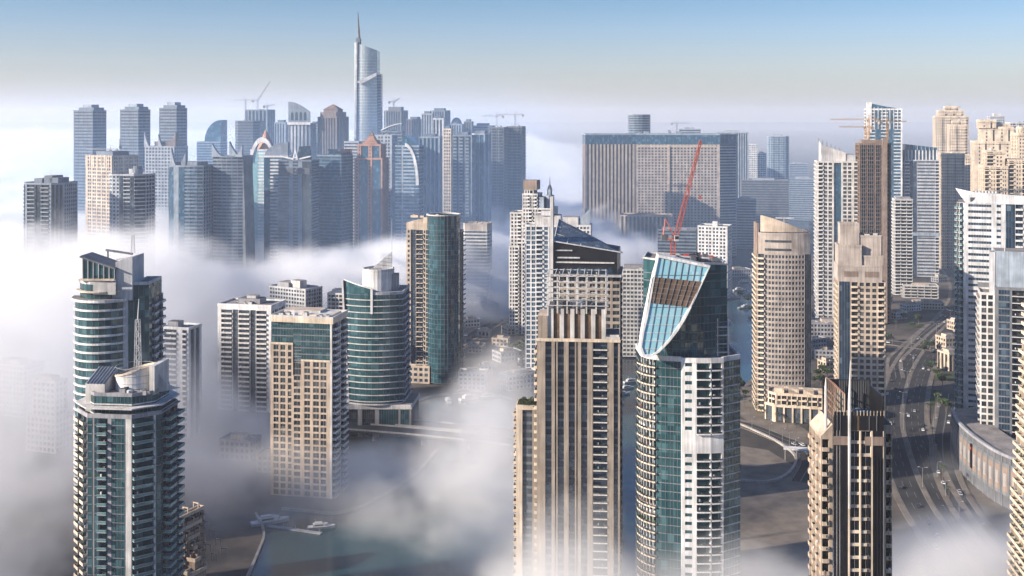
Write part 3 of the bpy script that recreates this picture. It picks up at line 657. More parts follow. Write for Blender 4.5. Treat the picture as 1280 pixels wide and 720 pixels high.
# --- teal curved tower with sail
def tower_sail():
    t = T('skyscraper', 'teal curved glass tower with pale floor lines, a white drum and a small sail fin', bowed(.72,.16,10), 430, 512, 740, -4, near=True, wall='greywhite', glass='teal', fh=4.2)
    P = t.poly; n = 10; z0, z1 = t.zz(505), t.zz(366,6)
    zt = lambda i: z1
    t.wrap(P, z0, z1, {**{i: [('g',1)] for i in range(10)}, 10: {'bays':[('g',1),('b',6),('g',1),('b',6)]}, 12: [('g',1)]}, None, mull=3.0, mullkey='slate')
    front = P[:11]+[(P[10][0]*.9, P[10][1]+5), (P[0][0]*.9, P[0][1]+5)]
    t.bands(front, [z1-4.2*i for i in range(1, int((z1-z0)/4.2)+1)], .5, .55, 'offwhite')
    t.roof(P, z1, 'roofing', 1.2)
    # white prow fin leaning along the left edge, rising above the roof
    x0, y0 = P[0]; m = MB(); ztop = t.zz(352)
    for k, (a, b_) in enumerate((((x0-1.4, ztop), (x0+1.9, z0)),)):
        m.solid([(a[0] if False else x0-1.4,y0-2,ztop),(x0-.2,y0-2,ztop),(x0+4.2,y0-2.8,z0),(x0+2.6,y0-2.8,z0),(x0-1.4,y0+1,ztop),(x0-.2,y0+1,ztop),(x0+4.2,y0+1,z0),(x0+2.6,y0+1,z0)],
                [(0,3,2,1),(4,5,6,7),(0,1,5,4),(1,2,6,5),(2,3,7,6),(3,0,4,7)], 'white')
    t.part('prow_fin', m)
    # raised glass screen left of the drum
    m = MB(); pts = P[0:6]
    for i in range(5):
        a, b_ = pts[i], pts[i+1]; za, zb = ztop-(ztop-z1-3.2)*i/5, ztop-(ztop-z1-3.2)*(i+1)/5
        m.solid([(a[0],a[1]-.2,z1-.5),(b_[0],b_[1]-.2,z1-.5),(b_[0],b_[1]-.2,zb),(a[0],a[1]-.2,za),(a[0],a[1]+.3,z1-.5),(b_[0],b_[1]+.3,z1-.5),(b_[0],b_[1]+.3,zb),(a[0],a[1]+.3,za)],[(0,1,2,3),(7,6,5,4),(3,2,6,7),(1,5,6,2)],'teal')
        m.solid([(a[0],a[1]-.5,za),(b_[0],b_[1]-.5,zb),(b_[0],b_[1]-.5,zb+.8),(a[0],a[1]-.5,za+.8),(a[0],a[1]+.5,za),(b_[0],b_[1]+.5,zb),(b_[0],b_[1]+.5,zb+.8),(a[0],a[1]+.5,za+.8)],[(0,1,2,3),(7,6,5,4),(3,2,6,7)],'white')
    t.part('crown_screen', m)
    b_ = pts[5]; t.box('crown_pier', b_[0]-.6, b_[0]+.9, b_[1]-.7, b_[1]+.6, z1-13, z1+3.6, 'white')
    cx, cyy, r = t.x0+t.s*.52, t.y0+t.s*.52, t.s*.27
    zd = t.zz(338,16); pts = [(cx+x*2*r, cyy+y*2*r) for x, y in ngon(26)]
    t.prism('drum', pts, z1-.5, zd, 'white', 'roofdark'); m = MB(); m.ring([(cx+(x-cx)*1.01,cyy+(y-cyy)*1.01) for x,y in pts],[(cx+(x-cx)*.93,cyy+(y-cyy)*.93) for x,y in pts], zd-.5, zd+1.2,'offwhite'); t.part('rim', m)
    t.box('stair_core', cx+r*.8, cx+r*1.25, cyy-4, cyy+5, z1-.5, t.zz(343,16), 'grey', 'roofing')
    x2 = cx+r*.85
    m = MB(); zs = t.zz(315,16); m.solid([(x2,cyy-.5,zd-1),(x2,cyy-.5,zs),(cx-r*.35,cyy-.5,zd+1.3),(cx-r*.35,cyy-.5,zd-1),(x2,cyy+.4,zd-1),(x2,cyy+.4,zs),(cx-r*.35,cyy+.4,zd+1.3),(cx-r*.35,cyy+.4,zd-1)],[(3,2,1,0),(4,5,6,7),(0,1,5,4),(1,2,6,5),(2,3,7,6)],'metalwhite'); sl = t.part('sail_fin', m)
    m = MB()
    for i in range(1,5):
        f = i/5; m.bar((x2,cyy-.7,zd+(zs-zd)*f),(cx-r*.35+(x2-cx+r*.35)*f,cyy-.7,zd+1.3+(zs-zd-1.3)*f*.98),.12,'slate')
    m.build('rib', sl)
    for k in range(4):
        m = MB(); m.box(-1,1,-.8,.8,0,1.5,'grey'); m.build('rooftop_unit', t.root, loc=(cx-r*.6+k*2.6, cyy-r*.3, zd))
    t.mast(x2, cyy, t.zz(330,16), t.zz(273,16), .3)
    # podium with tall columns
    pod = [(t.x0-1,t.y0+1),(t.x1+6,t.y0+4),(t.x1+6,t.y1+2),(t.x0-1,t.y1+2)]
    t.wrap(pod, -1, z0-4, {0: [('s',2),('v',6,'dark'),('s',2),('v',6,'dark'),('s',2),('g',9,'teal'),('s',1),('g',4,'teal'),('s',1)], 1: [('g',1)]}, None, wall='concrete', fh=8)
    t.prism('podium_roof', offset(pod, .6), z0-4, z0-1, 'offwhite', 'roofing'); t.prism('podium_roof', offset(P,.1), z0-1, z0+.01, 'offwhite')
    return t.done(60,60)
tower_sail()
# --- beige tower with round glass bay
def tower_round():
    t = T('skyscraper', 'beige balcony tower wrapped round a dark blue open-topped glass cylinder', rect(.62), 508, 566, 893, -12, near=True, wall='sand', glass='navy', fh=3.9)
    x0, x1, y0, y1 = t.x0, t.x1, t.y0, t.y1; z1 = t.zz(281,4)
    t.par.update(rail='low', railkey='cream', proj=1.1)
    t.facade((x0,y0),(x1,y0), 0, z1-4, [('s',.6),('w',2.6),('s',.5),('v',4.2,'navy'),('b',6.4),('w',2),('b',6.4),('s',.6),('s',10)])
    t.facade((x0,y0),(x1,y0), z1-4, z1, [('s',1)]); t.facade((x0,y1),(x0,y0), 0, z1, (.8,[('w',3.2)])); t.facade((x1,y1),(x0,y1), 0, z1, [('s',1)])
    xr = x1+9; t.facade((x1,y0+14),(xr,y0+14), 0, z1-6, [('b',1)]); t.facade((xr,y0+14),(xr,y1), 0, z1-6, (.5,[('b',6)]), proj=2.2, railkey='greywhite'); t.facade((xr,y1),(x1,y1),0,z1-6,[('s',1)])
    t.roof([(x0,y0),(x1,y0),(x1,y1),(x0,y1)], z1, 'roofing', 1.2); t.roof([(x1,y0+14),(xr,y0+14),(xr,y1),(x1,y1)], z1-6, 'roofing', 1)
    m = MB(); m.prism([(x0,y0+.2),(x0+14,y0+.2),(x0+14,y1-4),(x0,y1-4)], z1, lambda x,y: z1+1.5 if x < x0+5 else z1+5, 'sand'); t.part('penthouse', m)
    t.box('penthouse', x0+14, x0+24, y0+.2, y0+10, z1, z1+6, 'cream', 'roofing'); t.units(x0+3,x0+24,y0+2,y0+12,z1+5.5,6,'cream')
    cx, cyy, r = x0+t.s*.885, y0+6, 13.4; zc = t.zz(270,-4)
    pts = [(cx+2*r*x, cyy+2*r*y) for x,y in ngon(30)]
    m = MB(); m.prism(pts, 0, zc-9, 'deepteal', 'roofdark'); m.ring(pts, [(cx+(x-cx)*.94,cyy+(y-cyy)*.94) for x,y in pts], zc-9, zc, 'deepteal'); c = t.part('glass_cylinder', m)
    m = MB()
    for i in range(0,30): m.bar((pts[i][0],pts[i][1],0),(pts[i][0],pts[i][1],zc), .13, 'slate')
    for i in range(int(zc/3.9)): m.ring([(cx+(x-cx)*1.006,cyy+(y-cyy)*1.006) for x,y in pts],[(cx+(x-cx)*.995,cyy+(y-cyy)*.995) for x,y in pts], i*3.9, i*3.9+.25, 'slate')
    m.build('mullion', c)
    m = MB(); m.ring([(cx+(x-cx)*1.03,cyy+(y-cyy)*1.03) for x,y in pts],[(cx+(x-cx)*.93,cyy+(y-cyy)*.93) for x,y in pts], zc, zc+.9, 'offwhite'); m.build('rim', c)
    # podium
    pd = [(x0-2,y0-6),(x1-12,y0-6),(x1-12,y0-.5),(x0-2,y0-.5)]
    t.wrap(pd, -1, 12, {0: (.6,[('w',4.2)]), 3: (.6,[('w',4)])}, None, wall='sand'); t.roof(pd, 12)
    return t.done(100,100)
tower_round()
t = T('office_tower', 'pinkish white banded slab tower right behind the round glass cylinder', chamfer(.75,.08), 579, 615, 1215, -8, cat='tower', near=True, wall='pink', glass='greyglass', fh=3.7)
z1 = t.zz(288,5); t.wrap(t.poly, 0, z1, {0: {'bays':(.4,[('r',8)]),'sill':.22}, 1: (0,[('r',4)]), 2: (.5,[('r',5)]), 7: (0,[('r',4)])}, None, wall='offwhite'); t.wrap(t.poly, z1, z1+7, [('s',1)]); t.roof(t.poly, z1+7, 'roofing', 1); t.units(t.x0+3,t.x1-3,t.y0+3,t.y1-3,z1+7,5,'cream'); t.done(60,60)
# --- centre: beige tower with rooftop lattice pergola
def tower_pergola():
    t = T('skyscraper', 'tall beige tower with dark vertical slots and an open white lattice pergola crown', rect(.85), 671, 775, 480, -5, near=True, wall='mocha', glass='navy', fh=3.5)
    x0, x1, y0, y1 = t.x0, t.x1, t.y0, t.y1; w = x1-x0; z1 = t.zz(428)
    t.par.update(slot=.8, slotkey='slate', pier=.45)
    t.facade((x0,y0),(x1,y0), 0, z1, [('s',1.4),('p',1.7),('v',2.3),('p',1.2),('v',.5,'bronze'),('p',.5),('v',2.3),('p',1.7),('v',2.3),('p',.5),('v',.5,'bronze'),('p',1.2),('v',2.3),('p',1.9),('b',5.6),('p',2.0),('v',1.6),('s',.7)], proj=.7, railkey='offwhite', rail='low')
    t.facade((x1,y0),(x1,y1), 0, z1-4, [('s',1),('b',4),('s',1),('v',2),('s',1),('b',4),('s',1)], proj=1.1)
    t.facade((x0,y1),(x0,y0), 0, z1-2, [('s',1),('b',4),('s',.8),('b',4),('s',.8)], proj=1.3, railkey='cream')
    t.facade((x1,y1),(x0,y1), 0, z1, [('s',1)])
    P = [(x0,y0),(x1,y0),(x1,y1),(x0,y1)]; t.roof(P, z1, 'roofing', 0)
    t.prism('cornice', [(x0-.1,y0-.55),(x1+.2,y0-.55),(x1+.2,y0+.6),(x0-.1,y0+.6)], z1+.01, z1+1.2, 'cream')
    # crown storey: piers with dark panels between
    zc = t.zz(388); xa, xb = x0+w*.13, x0+w*.83; ya, yb = y0+2.2, y0+w*.6
    t.facade((xa,ya),(xb,ya), z1, zc, [('s',2.0)]+[('v',2.2,'bronze'),('s',1.5)]*5, slot=.7, wall='offwhite', slotkey='bronze', fh=12)
    t.facade((xa,yb),(xa,ya), z1, zc, [('s',2),('v',4,'bronze'),('s',2),('v',4,'bronze'),('s',2)], fh=12); t.facade((xb,ya),(xb,yb), z1, zc, [('s',1.5),('v',3,'bronze'),('s',1.5),('v',3,'bronze')], fh=12, wall='offwhite')
    t.facade((xb,yb),(xa,yb), z1, zc, [('s',1)]); t.roof([(xa,ya),(xb,ya),(xb,yb),(xa,yb)], zc, 'roofdark', 0)
    # lattice pergola: tall front columns, horizontal rails, receding rafters
    zt = t.zz(346); cols = [xa+(xb-xa)*i/6 for i in range(7)]
    for i, x in enumerate(cols):
        m = MB(); m.box(x-.32,x+.32,ya-.5,ya+.2,zc-2 if i else z1+2,zt,'offwhite'); t.part('column', m)
        m = MB(); m.box(x-.25,x+.25,yb-.6,yb,zc,zt-1,'offwhite'); t.part('column', m)
    for j in range(6):
        z = zc+1.6+(zt-zc-1.6)*j/5; m = MB()
        m.box(xa-1.0,xb+1.2,ya-.8,ya-.51,z-.28,z+.02,'offwhite'); m.box(xa-.8,xa-.5,ya-.5,yb,z-.28,z+.02,'offwhite'); m.box(xb+.5,xb+.8,ya-.5,yb,z-.28,z+.02,'offwhite'); m.box(xa-.5,xb+.5,yb+.01,yb+.3,z-.28,z+.02,'offwhite'); t.part('lattice_rail', m)
    for i in range(9):
        x = xa+(xb-xa)*i/8; m = MB(); m.box(x-.14,x+.14,ya-.5,yb+.3,zt+.03,zt+.35,'offwhite'); t.part('rafter', m)
    t.units(xa+2,xb-2,ya+3,yb-3,zc,8,'dgrey',1.1,9)
    # left shoulder, a step lower, with a pitched cap
    t.box('shoulder', x0+.3, xa-.1, y0+1.5, y0+w*.5, z1, zc-3, 'mocha', 'sand'); t.box('shoulder', xb+.1, x1-.4, y0+3, y0+w*.5, z1, z1+2.6, 'offwhite', 'roofdark')
    t.box('balcony_rail', xb+.1, x1-.1, y0-.1, y0+.1, z1+1.25, z1+2.3, 'offwhite')
    # low wing on the left with planted roof
    wx0, wz = x0-w*.26, t.zz(516); wy0, wy1 = y0+3.5, y0+w*.42
    t.facade((wx0,wy0),(x0,wy0), 0, wz, [('s',2.0,'cream'),('v',3.2,'greyglass'),('s',1.6)], fh=3.5)
    t.facade((wx0,wy1),(wx0,wy0), 0, wz, [('s',.6),('b',3.6),('s',.6),('b',3.6),('s',.6)], proj=1.3, railkey='cream'); t.facade((x0,wy1),(wx0,wy1),0,wz,[('s',1)])
    t.roof([(wx0,wy0),(x0,wy0),(x0,wy1),(wx0,wy1)], wz, 'roofing', 1.5, 'cream', 'wing_roof')
    t.done(100,100)
    return t, (wx0, wy0, wy1, wz)
tp, wing = tower_pergola()
def leafcloud(mb, cx, cyy, cz, rx, rz, n, sz, key, r):
    for i in range(n):
        a, u = r.uniform(0,2*PI), r.uniform(-.6,1); q = math.sqrt(max(0,1-u*u))*r.uniform(.55,1.05)
        c = Vector((cx+rx*q*math.cos(a), cyy+rx*q*math.sin(a), cz+rz*u)); nrm = Vector((r.gauss(0,1),r.gauss(0,1),r.gauss(.5,1))).normalized(); e = nrm.orthogonal().normalized()*sz*r.uniform(.6,1.3); g = nrm.cross(e)
        mb.face([tuple(c-e), tuple(c-g*.8), tuple(c+e), tuple(c+g*.8)], key)
def shrub(name, label, cat, loc, rx, rz, n, sz, group, seed, trunk=0.0):
    r = random.Random(seed); o = thing(name, label, cat, loc, 0, group); m = MB()
    for k in range(4): leafcloud(m, r.uniform(-.45,.45)*rx, r.uniform(-.45,.45)*rx, trunk+rz*r.uniform(.6,1.1), rx*r.uniform(.5,.8), rz*r.uniform(.5,.8), n//4, sz, 'foliage' if k%2 else 'foliagedark', r)
    m.build('crown', o)
    m = MB(); m.bar((0,0,0),(0,0,trunk+rz*.8),max(.06,rx*.08),'bark',6,rx*.04)
    for k in range(3):
        a = k*2.1+seed; m.bar((0,0,trunk*.7+.2),(math.cos(a)*rx*.5,math.sin(a)*rx*.5,trunk+rz*.9),rx*.04,'bark',5,rx*.015)
    m.build('trunk', o); return o
wx0, wy0, wy1, wz = wing
cR, sR = math.cos(tp.rot), math.sin(tp.rot)
bush = None
for i, (a, b_) in enumerate([(1.6,1.6),(4.2,1.8),(6.6,1.9),(2.2,4.6),(5.4,5.2),(7.4,5),(3.6,7.6)]):
    x, y = wx0+a, wy0+b_; loc = (tp.x+x*cR-y*sR, tp.y+x*sR+y*cR, wz+.05)
    o = shrub('bush', 'dark green bush planted on the low wing roof of the pergola tower', 'bush', loc, 1.7+.5*(i%3), 1.5+.35*(i%2), 260, .28, 'bushes on the wing roof of the pergola tower', 20+i, .5)
# --- dark crowned tower behind it
def tower_visor():
    t = T('skyscraper', 'beige tower with black glass crown, sloping glass canopy and a tall white fin', rect(.95), 690, 777, 600, -7, near=True, wall='mocha', glass='dark', fh=3.6)
    x0, x1, y0, y1 = t.x0, t.x1, t.y0, t.y1; w = x1-x0; z1, zb = t.zz(346), t.zz(310)
    t.par.update(sill=.25, margin=.04)
    t.facade((x0,y0),(x1,y0), 0, z1, [('s',1.2),('w',4),('s',.8),('w',6),('s',.8),('w',6),('s',.8),('w',6),('s',1.2),('w',4),('s',.8),('w',4)])
    t.facade((x1,y0),(x1,y1), 0, z1, [('s',.6),('r',6),('s',1),('b',5),('s',1),('r',6),('s',.6)], proj=.9); t.facade((x1,y1),(x0,y1),0,z1,[('s',1)]); t.facade((x0,y1),(x0,y0),0,z1,(1,[('w',4)]))
    t.prism('ledge', [(x0-2.5,y0-3),(x1+.8,y0-2.2),(x1+.8,y1),(x0-2.5,y1)], z1, z1+1.1, 'greywhite', 'roofing')
    zl, zr = zb+2.5, zb-3
    m = MB(); m.prism([(x0+.8,y0+.5),(x1-1.5,y0+.5),(x1-.6,y1),(x0+.8,y1)], z1+1.1, lambda x,y: zl+(zr-zl)*(x-x0)/w, 'black', 'roofdark'); cr = t.part('black_crown', m)
    m = MB(); m.box(x0+2,x1-3,y0-.6,y0+.45,z1+7,z1+7.7,'offwhite'); m.box(x0+3,x0+15,y0-.5,y0+.45,z1+9.5,z1+10.2,'greywhite'); m.box(x0+2,x0+11,y0-.5,y0+.45,zl-4.5,zl-3.9,'greywhite'); m.build('crown_slat', cr)
    m = MB(); m.box(x0+1.2,x0+6,y0+.2,y0+.45,z1+1.5,z1+4,'navy'); m.box(x0+8,x1-4,y0+.2,y0+.45,z1+1.5,z1+4.5,'navy'); m.build('crown_window', cr)
    # sloping canopy frame with glass
    za, zc = t.zz(281), t.zz(325)
    def cz(x): return za+(zc-za)*(x-x0)/w
    A = [(x0+1,y0-.5),(x1+.5,y0-.5),(x1+.5,y1-3),(x0+1,y1-3)]
    ft = lambda x,y: cz(x) if y > y0+2 else (zl+(zr-zl)*(x-x0)/w)+.4
    m = MB(); q = [(x,y,ft(x,y)) for x,y in A]; m.solid(q+[(x,y,z+.25) for x,y,z in q],[(3,2,1,0),(4,5,6,7),(0,1,5,4),(1,2,6,5),(2,3,7,6),(3,0,4,7)],'greyglass'); cp = t.part('canopy', m)
    m = MB()
    for i in range(6):
        f = i/5; a, b_ = Vector(q[0]).lerp(Vector(q[1]), f), Vector(q[3]).lerp(Vector(q[2]), f); m.bar(a+Vector((0,0,.4)), b_+Vector((0,0,.4)), .3, 'offwhite')
    for i in range(4):
        f = i/3; a, b_ = Vector(q[0]).lerp(Vector(q[3]), f), Vector(q[1]).lerp(Vector(q[2]), f); m.bar(a+Vector((0,0,.45)), b_+Vector((0,0,.45)), .42 if i in (0,3) else .22, 'greywhite')
    m.build('canopy_frame', cp)
    for x, y in ((x0+3,y1-4),(x0+w*.5,y1-4),(x1-2,y1-4)):
        m = MB(); m.bar((x,y,z1),(x,y,cz(x)),.4,'greywhite'); t.part('canopy_post', m)
    t.box('white_fin', x0-.9, x0+.7, y0-1.5, y0+5, z1-40, t.zz(247), 'offwhite')
    t.box('penthouse', x0+4, x1-6, y0+8, y1-2, z1, z1+9, 'grey', 'roofdark')
    return t.done(60,60)
tower_visor()
# --- white stepped towers behind
def tower_spire():
    t = T('apartment_tower', 'white stepped apartment tower with a square grey cap and a small dark spire', rect(.8), 636, 698, 1085, -14, cat='tower', near=True, wall='offwhite', glass='dark', fh=3.7)
    x0, x1, y0, y1 = t.x0, t.x1, t.y0, t.y1; w = x1-x0; t.par.update(margin=.22, sill=.25, proj=1.0, railkey='white')
    def blk(a, b_, c, d, pz, und, **k):
        P = [(x0+w*a,y0+w*c),(x0+w*b_,y0+w*c),(x0+w*b_,y0+w*d),(x0+w*a,y0+w*d)]; z = t.zz(pz)
        t.wrap(P, 0 if und is None else t.zz(und), z, {0: (.6,[('w',2.6),('w',2.6),('b',3.4)]), 1: (.6,[('w',3)]), 3: (.6,[('w',3),('b',3.5)])}, None, **k); t.roof(P, z, 'roofing', 1); return P, z
    blk(0,.30,.10,.7,268,None); blk(.0,.24,.0,.0999,310,None)
    blk(.301,1,.06,.75,262,None); blk(.302,.66,.08,.6,244,262); P, z = blk(.34,.56,.1,.5,238,244)
    blk(.301,.55,-.02,.0599,300,None); blk(.56,1,.0,.0599,285,None)
    t.box('cap', x0+w*.32, x0+w*.64, y0+w*.09, y0+w*.45, z, t.zz(226), 'taupe', 'roofing')
    pts = [(x0+w*.9+5*x, y0+w*.3+5*y) for x,y in ngon(12)]
    t.prism('spire_drum', [(x0+w*.9+9*x, y0+w*.3+9*y) for x,y in ngon(12)], t.zz(262), t.zz(245), 'bluegrey', 'roofdark'); t.prism('spire_drum', pts, t.zz(245), t.zz(238), 'bluegrey', 'roofdark')
    m = MB(); m.bar((x0+w*.9,y0+w*.3,t.zz(238)),(x0+w*.9,y0+w*.3,t.zz(232)),2.5,'slate',12,1); m.bar((x0+w*.9,y0+w*.3,t.zz(232)),(x0+w*.9,y0+w*.3,t.zz(222)),.7,'slate',8,.15); t.part('spire', m)
    t.box('turret', x0+w*.68, x0+w*.80, y0+w*.1, y0+w*.4, t.zz(262), t.zz(247), 'bluegrey', 'roofdark')
    return t.done(60,60)
tower_spire()
t = T('apartment_tower', 'white apartment tower with bright blue glass bay in front of the stepped spire tower', rect(.7), 656, 704, 905, -6, cat='tower', near=True, wall='white', glass='blue', fh=3.8)
z1 = t.zz(283); t.par.update(margin=.14, sill=.14, proj=.9)
t.wrap(t.poly, 0, z1, {0: [('s',.5),('w',2.6),('w',2.6),('b',3.4),('s',.4),('w',2.6),('s',.5),('g',5.5),('s',.6)], 1: (.6,[('w',3)]), 3: (.6,[('w',3),('b',3.5)])}, None, bandkey=None); t.roof(t.poly, z1, 'roofing', 1.2)
t.box('penthouse', t.x0+8, t.x1-1, t.y0+3, t.y1-3, z1, t.zz(270), 'offwhite', 'roofing'); t.box('penthouse', t.x0+13, t.x0+22, t.y0+2, t.y1-6, t.zz(270), t.zz(264), 'white', 'roofing'); t.done(100,60)
t = T('apartment_tower', 'low white building with an upright pointed glass sail behind the black crown', rect(.7), 702, 740, 1010, -8, cat='tower', wall='white', glass='greyglass', fh=3.8)
z1 = t.zz(283); t.wrap(t.poly, 0, z1, {0: (.6,[('w',3)]), 1: (.6,[('w',3)])}); t.roof(t.poly, z1); t.box('penthouse', t.x0+1, t.x0+15, t.y0+1, t.y1-2, z1, t.zz(272), 'offwhite', 'roofing')
m = MB(); xs = t.x1-1; m.solid([(xs,t.y0+2,z1),(xs,t.y0+2,t.zz(262)),(xs-16,t.y0+2,z1+1),(xs,t.y0+3,z1),(xs,t.y0+3,t.zz(262)),(xs-16,t.y0+3,z1+1)],[(2,1,0),(3,4,5),(0,1,4,3),(1,2,5,4),(2,0,3,5)],'bluegrey'); t.part('glass_sail', m); t.done()
t = T('apartment_block', 'white mid-height block with regular square windows between the two central towers', rect(.7), 773, 812, 985, -6, cat='apartment block', near=True, wall='offwhite', glass='greyglass', fh=3.7)
z1 = t.zz(338); t.wrap(t.poly, 0, z1, {0: (.6,[('w',3.2)]), 1: (.6,[('w',3.2)]), 3: (.6,[('w',3.2)])}, None, margin=.12, sill=.26); t.roof(t.poly, z1, 'roofing', 1); t.box('penthouse', t.x0+5, t.x1-5, t.y0+5, t.y1-3, z1, z1+3.5, 'grey', 'roofing'); t.units(t.x0+2,t.x1-2,t.y0+2,t.y1-2,z1,6); t.done(100)

# --- hero: glass tower with the slanted glazed sail
def tower_glass():
    arc = arcpts(-.18,.02,.32,188,262,9)
    P = arc+[(-.12,-.33),(-.12,-.375),(.02,-.395),(.17,-.395),(.30,-.375),(.30,-.33),(.5,-.20),(.5,.34),(-.5,.34)]
    t = T('skyscraper', 'tall teal tower with white curved balconies and a leaning white framed glass sail', P, 795, 925, 430, 0, near=True, wall='white', glass='teal', fh=3.32)
    P = t.poly; n = len(arc); z1 = t.zz(452); t.par.update(proj=1.0)
    sp = {}
    for i in range(n-1): sp[i] = {'bays':[('b',1)],'rail':'low','railkey':'cream','proj':1.4,'brec':1.0,'wall':'offwhite'} if i < 6 else [('g',1)]
    sp[n-1] = [('g',1)]; sp[n] = [('s',1)]; sp[n+1] = {'bays':[('s',1),('w',2.4),('s',1.2)],'sill':.42,'head':.16,'margin':0.02}
    sp[n+2] = {'bays':[('b',1)]}; sp[n+3] = {'bays':[('b',5),('s',.6)]}; sp[n+4] = [('s',1)]
    sp[n+5] = {'bays':[('g',1)],'band':.45,'bandkey':'greywhite'}; sp[n+6] = {'bays':[('g',1)],'band':.45,'bandkey':'greywhite'}
    # storeys; one blank white band part way up
    zb0, zb1 = t.zz(566), t.zz(543)
    for za, zb in ((0,zb0),(zb1,z1)): t.wrap(P, za, zb, sp, [('g',1)], proj=.9, rail='low', brec=1.6, railkey='white', mullkey='slate', bandkey='slate', band=.3)
    blank = dict(sp); blank[n+1] = blank[n+2] = blank[n+3] = [('s',1)]
    t.wrap(P, zb0, zb1, blank, [('g',1)], mullkey='slate', bandkey='slate', band=.3)
    t.roof(P, z1, 'roofing', 1.3)
    # upper glass volume with a sloped top
    x0 = t.x0; L = lambda px, D: (px-640)*D/F-t.x           # photo column at depth D -> local x
    yf = 437-t.y; yb = 462-t.y
    U = [(L(806,437),yf+5),(L(822,437),yf+1.5),(L(850,437),yf-1),(L(880,437),yf),(L(911,437),yf+3.5),(L(912,437),yb-3),(L(900,445),yb),(L(815,445),yb)]
    zl, zr = Z(324,440), Z(333,437); top = lambda x,y: zl+(zr-zl)*min(1,max(0,(x-U[0][0])/(U[4][0]-U[0][0])))
    zs = Z(362,437)
    for i in range(8):
        t.facade(U[i], U[(i+1)%8], z1, zs, [('g',1)], mullkey='slate', bandkey='slate', band=.35, fh=3.3)
    m = MB(); m.prism(U, zs, top, 'teal', 'roofing', bottom=False); up = t.part('crown_glazing', m)
    m = MB()
    for k in range(1,3):
        z = zs+k*3.0; m.ring(offset(U,.12), offset(U,-.1), z, z+.3, 'slate')
    m.build('mullion', up)
    # notched corner at lower right: stacked open slabs
    for k in range(4):
        z = z1+1.5+k*3.3; t.box('corner_slab', U[4][0]-4.5, U[4][0]+.6, U[4][1]-1.8, U[4][1]+.5, z, z+.35, 'offwhite')
    for xx in (U[4][0]-4, U[4][0]+.2): t.box('corner_column', xx-.25, xx+.25, U[4][1]-1.6, U[4][1]-1.1, z1, z1+15, 'offwhite')
    # sail outline, on a plane leaning back: depth grows with height
    def SP(px, py):
        D = 427+(446-py)/128*9; return Vector(((px-640)*D/F-t.x, D-t.y, Z(py, D)))
    leftc = [(823,318),(817,345),(811,372),(806,396),(802,418),(800,436),(804,446)]
    rightc = [(813,447),(824,440),(836,428),(847,414),(857,398),(866,380),(876,358),(888,332)]
    out = [SP(*p) for p in leftc+rightc]; nn = len(out); bk = Vector((0,1.4,0)); ctr = sum(out, Vector())/nn
    m = MB(); m.solid([tuple(p) for p in out]+[tuple(p+bk) for p in out], [tuple(range(nn)), tuple(range(nn,2*nn))[::-1]], 'skyglass'); sail = t.part('sail_glazing', m)
    m = MB()
    for i in range(nn): 
        a, b_ = out[i], out[(i+1)%nn]; ia, ib = a+(ctr-a).normalized()*1.15, b_+(ctr-b_).normalized()*1.15; f = Vector((0,-.5,0)); back = Vector((0,5.5,0))
        q = [a+f,b_+f,ib+f,ia+f]; m.solid([tuple(v) for v in q]+[tuple(v) for v in (a+back,b_+back,ib+bk,ia+bk)], [(0,1,2,3),(0,4,5,1),(3,2,6,7)], 'white')
    m.build('sail_frame', sail)
    def onrow(py):                                          # left and right ends of the sail at a row
        def cross(c):
            for (x1,y1),(x2,y2) in zip(c, c[1:]):
                if min(y1,y2) <= py <= max(y1,y2) and y1 != y2: return x1+(x2-x1)*(py-y1)/(y2-y1)
        return cross(leftc), cross(rightc)
    m = MB()
    for k in range(1,8):                                    # bars running down the sail
        f = k/8; pts = []
        for py in range(322,446,4):
            l, r_ = onrow(py) 
            if l is None: continue
            if r_ is None: r_ = 823+(888-823)*((py-318)/14.0)*1.0 if py < 332 else None
            if r_ is None: continue
            x = 823+(888-823)*f-(py-318)*.17*(1.0) 
            if l+1 < x < r_-1: pts.append(SP(x, py)+Vector((0,-.12,0)))
        for a, b_ in zip(pts, pts[1:]): m.bar(a, b_, .14, 'dgrey')
    for py in (344,384,395,406,416,426,436):
        l, r_ = onrow(py); m.bar(SP(l+1,py)+Vector((0,-.1,0)), SP(r_-1,py)+Vector((0,-.1,0)), .11, 'white' if py > 390 else 'dgrey')
    m.build('mullion', sail)
    # unglazed brown panel
    q = [SP(816,346),SP(876,352),SP(864,384),SP(810,378)]; f = Vector((0,-.25,0)); m = MB(); m.solid([tuple(p+f) for p in q]+[tuple(p) for p in q],[(3,2,1,0),(0,1,5,4),(2,3,7,6)],'bronze'); pn = m.build('bare_panel', sail)
    m = MB()
    for k in range(9):
        a, b_ = q[0].lerp(q[1],k/8)+f*1.6, q[3].lerp(q[2],k/8)+f*1.6; m.bar(a,b_,.16,'roofdark')
    for k in range(1,5):
        a, b_ = q[0].lerp(q[3],k/5)+f*1.5, q[1].lerp(q[2],k/5)+f*1.5; m.bar(a,b_,.08,'concrete')
    m.build('panel_slat', pn)
    # roof edge, ducts and red plastic barrier
    m = MB(); 
    for i in range(8):
        a, b_ = U[i], U[(i+1)%8]; m.bar((a[0],a[1],top(*a)+.4),(b_[0],b_[1],top(*b_)+.4),.5,'offwhite')
    t.part('parapet', m)
    cx, cyy = U[2][0], (yf+yb)/2; zt = top(cx, cyy)
    t.units(U[1][0]+3,U[4][0]-3,yf+5,yb-4,zt-.3,9,'dgrey',.9,31)
    m = MB(); m.bar((U[1][0]+4,yf+8,zt+1.6),(U[4][0]-6,yf+10,zt+.4),.5,'offwhite',8); m.bar((U[1][0]+6,yf+13,zt+1.2),(U[4][0]-4,yf+14,zt+.2),.35,'grey',8); t.part('roof_pipe', m)
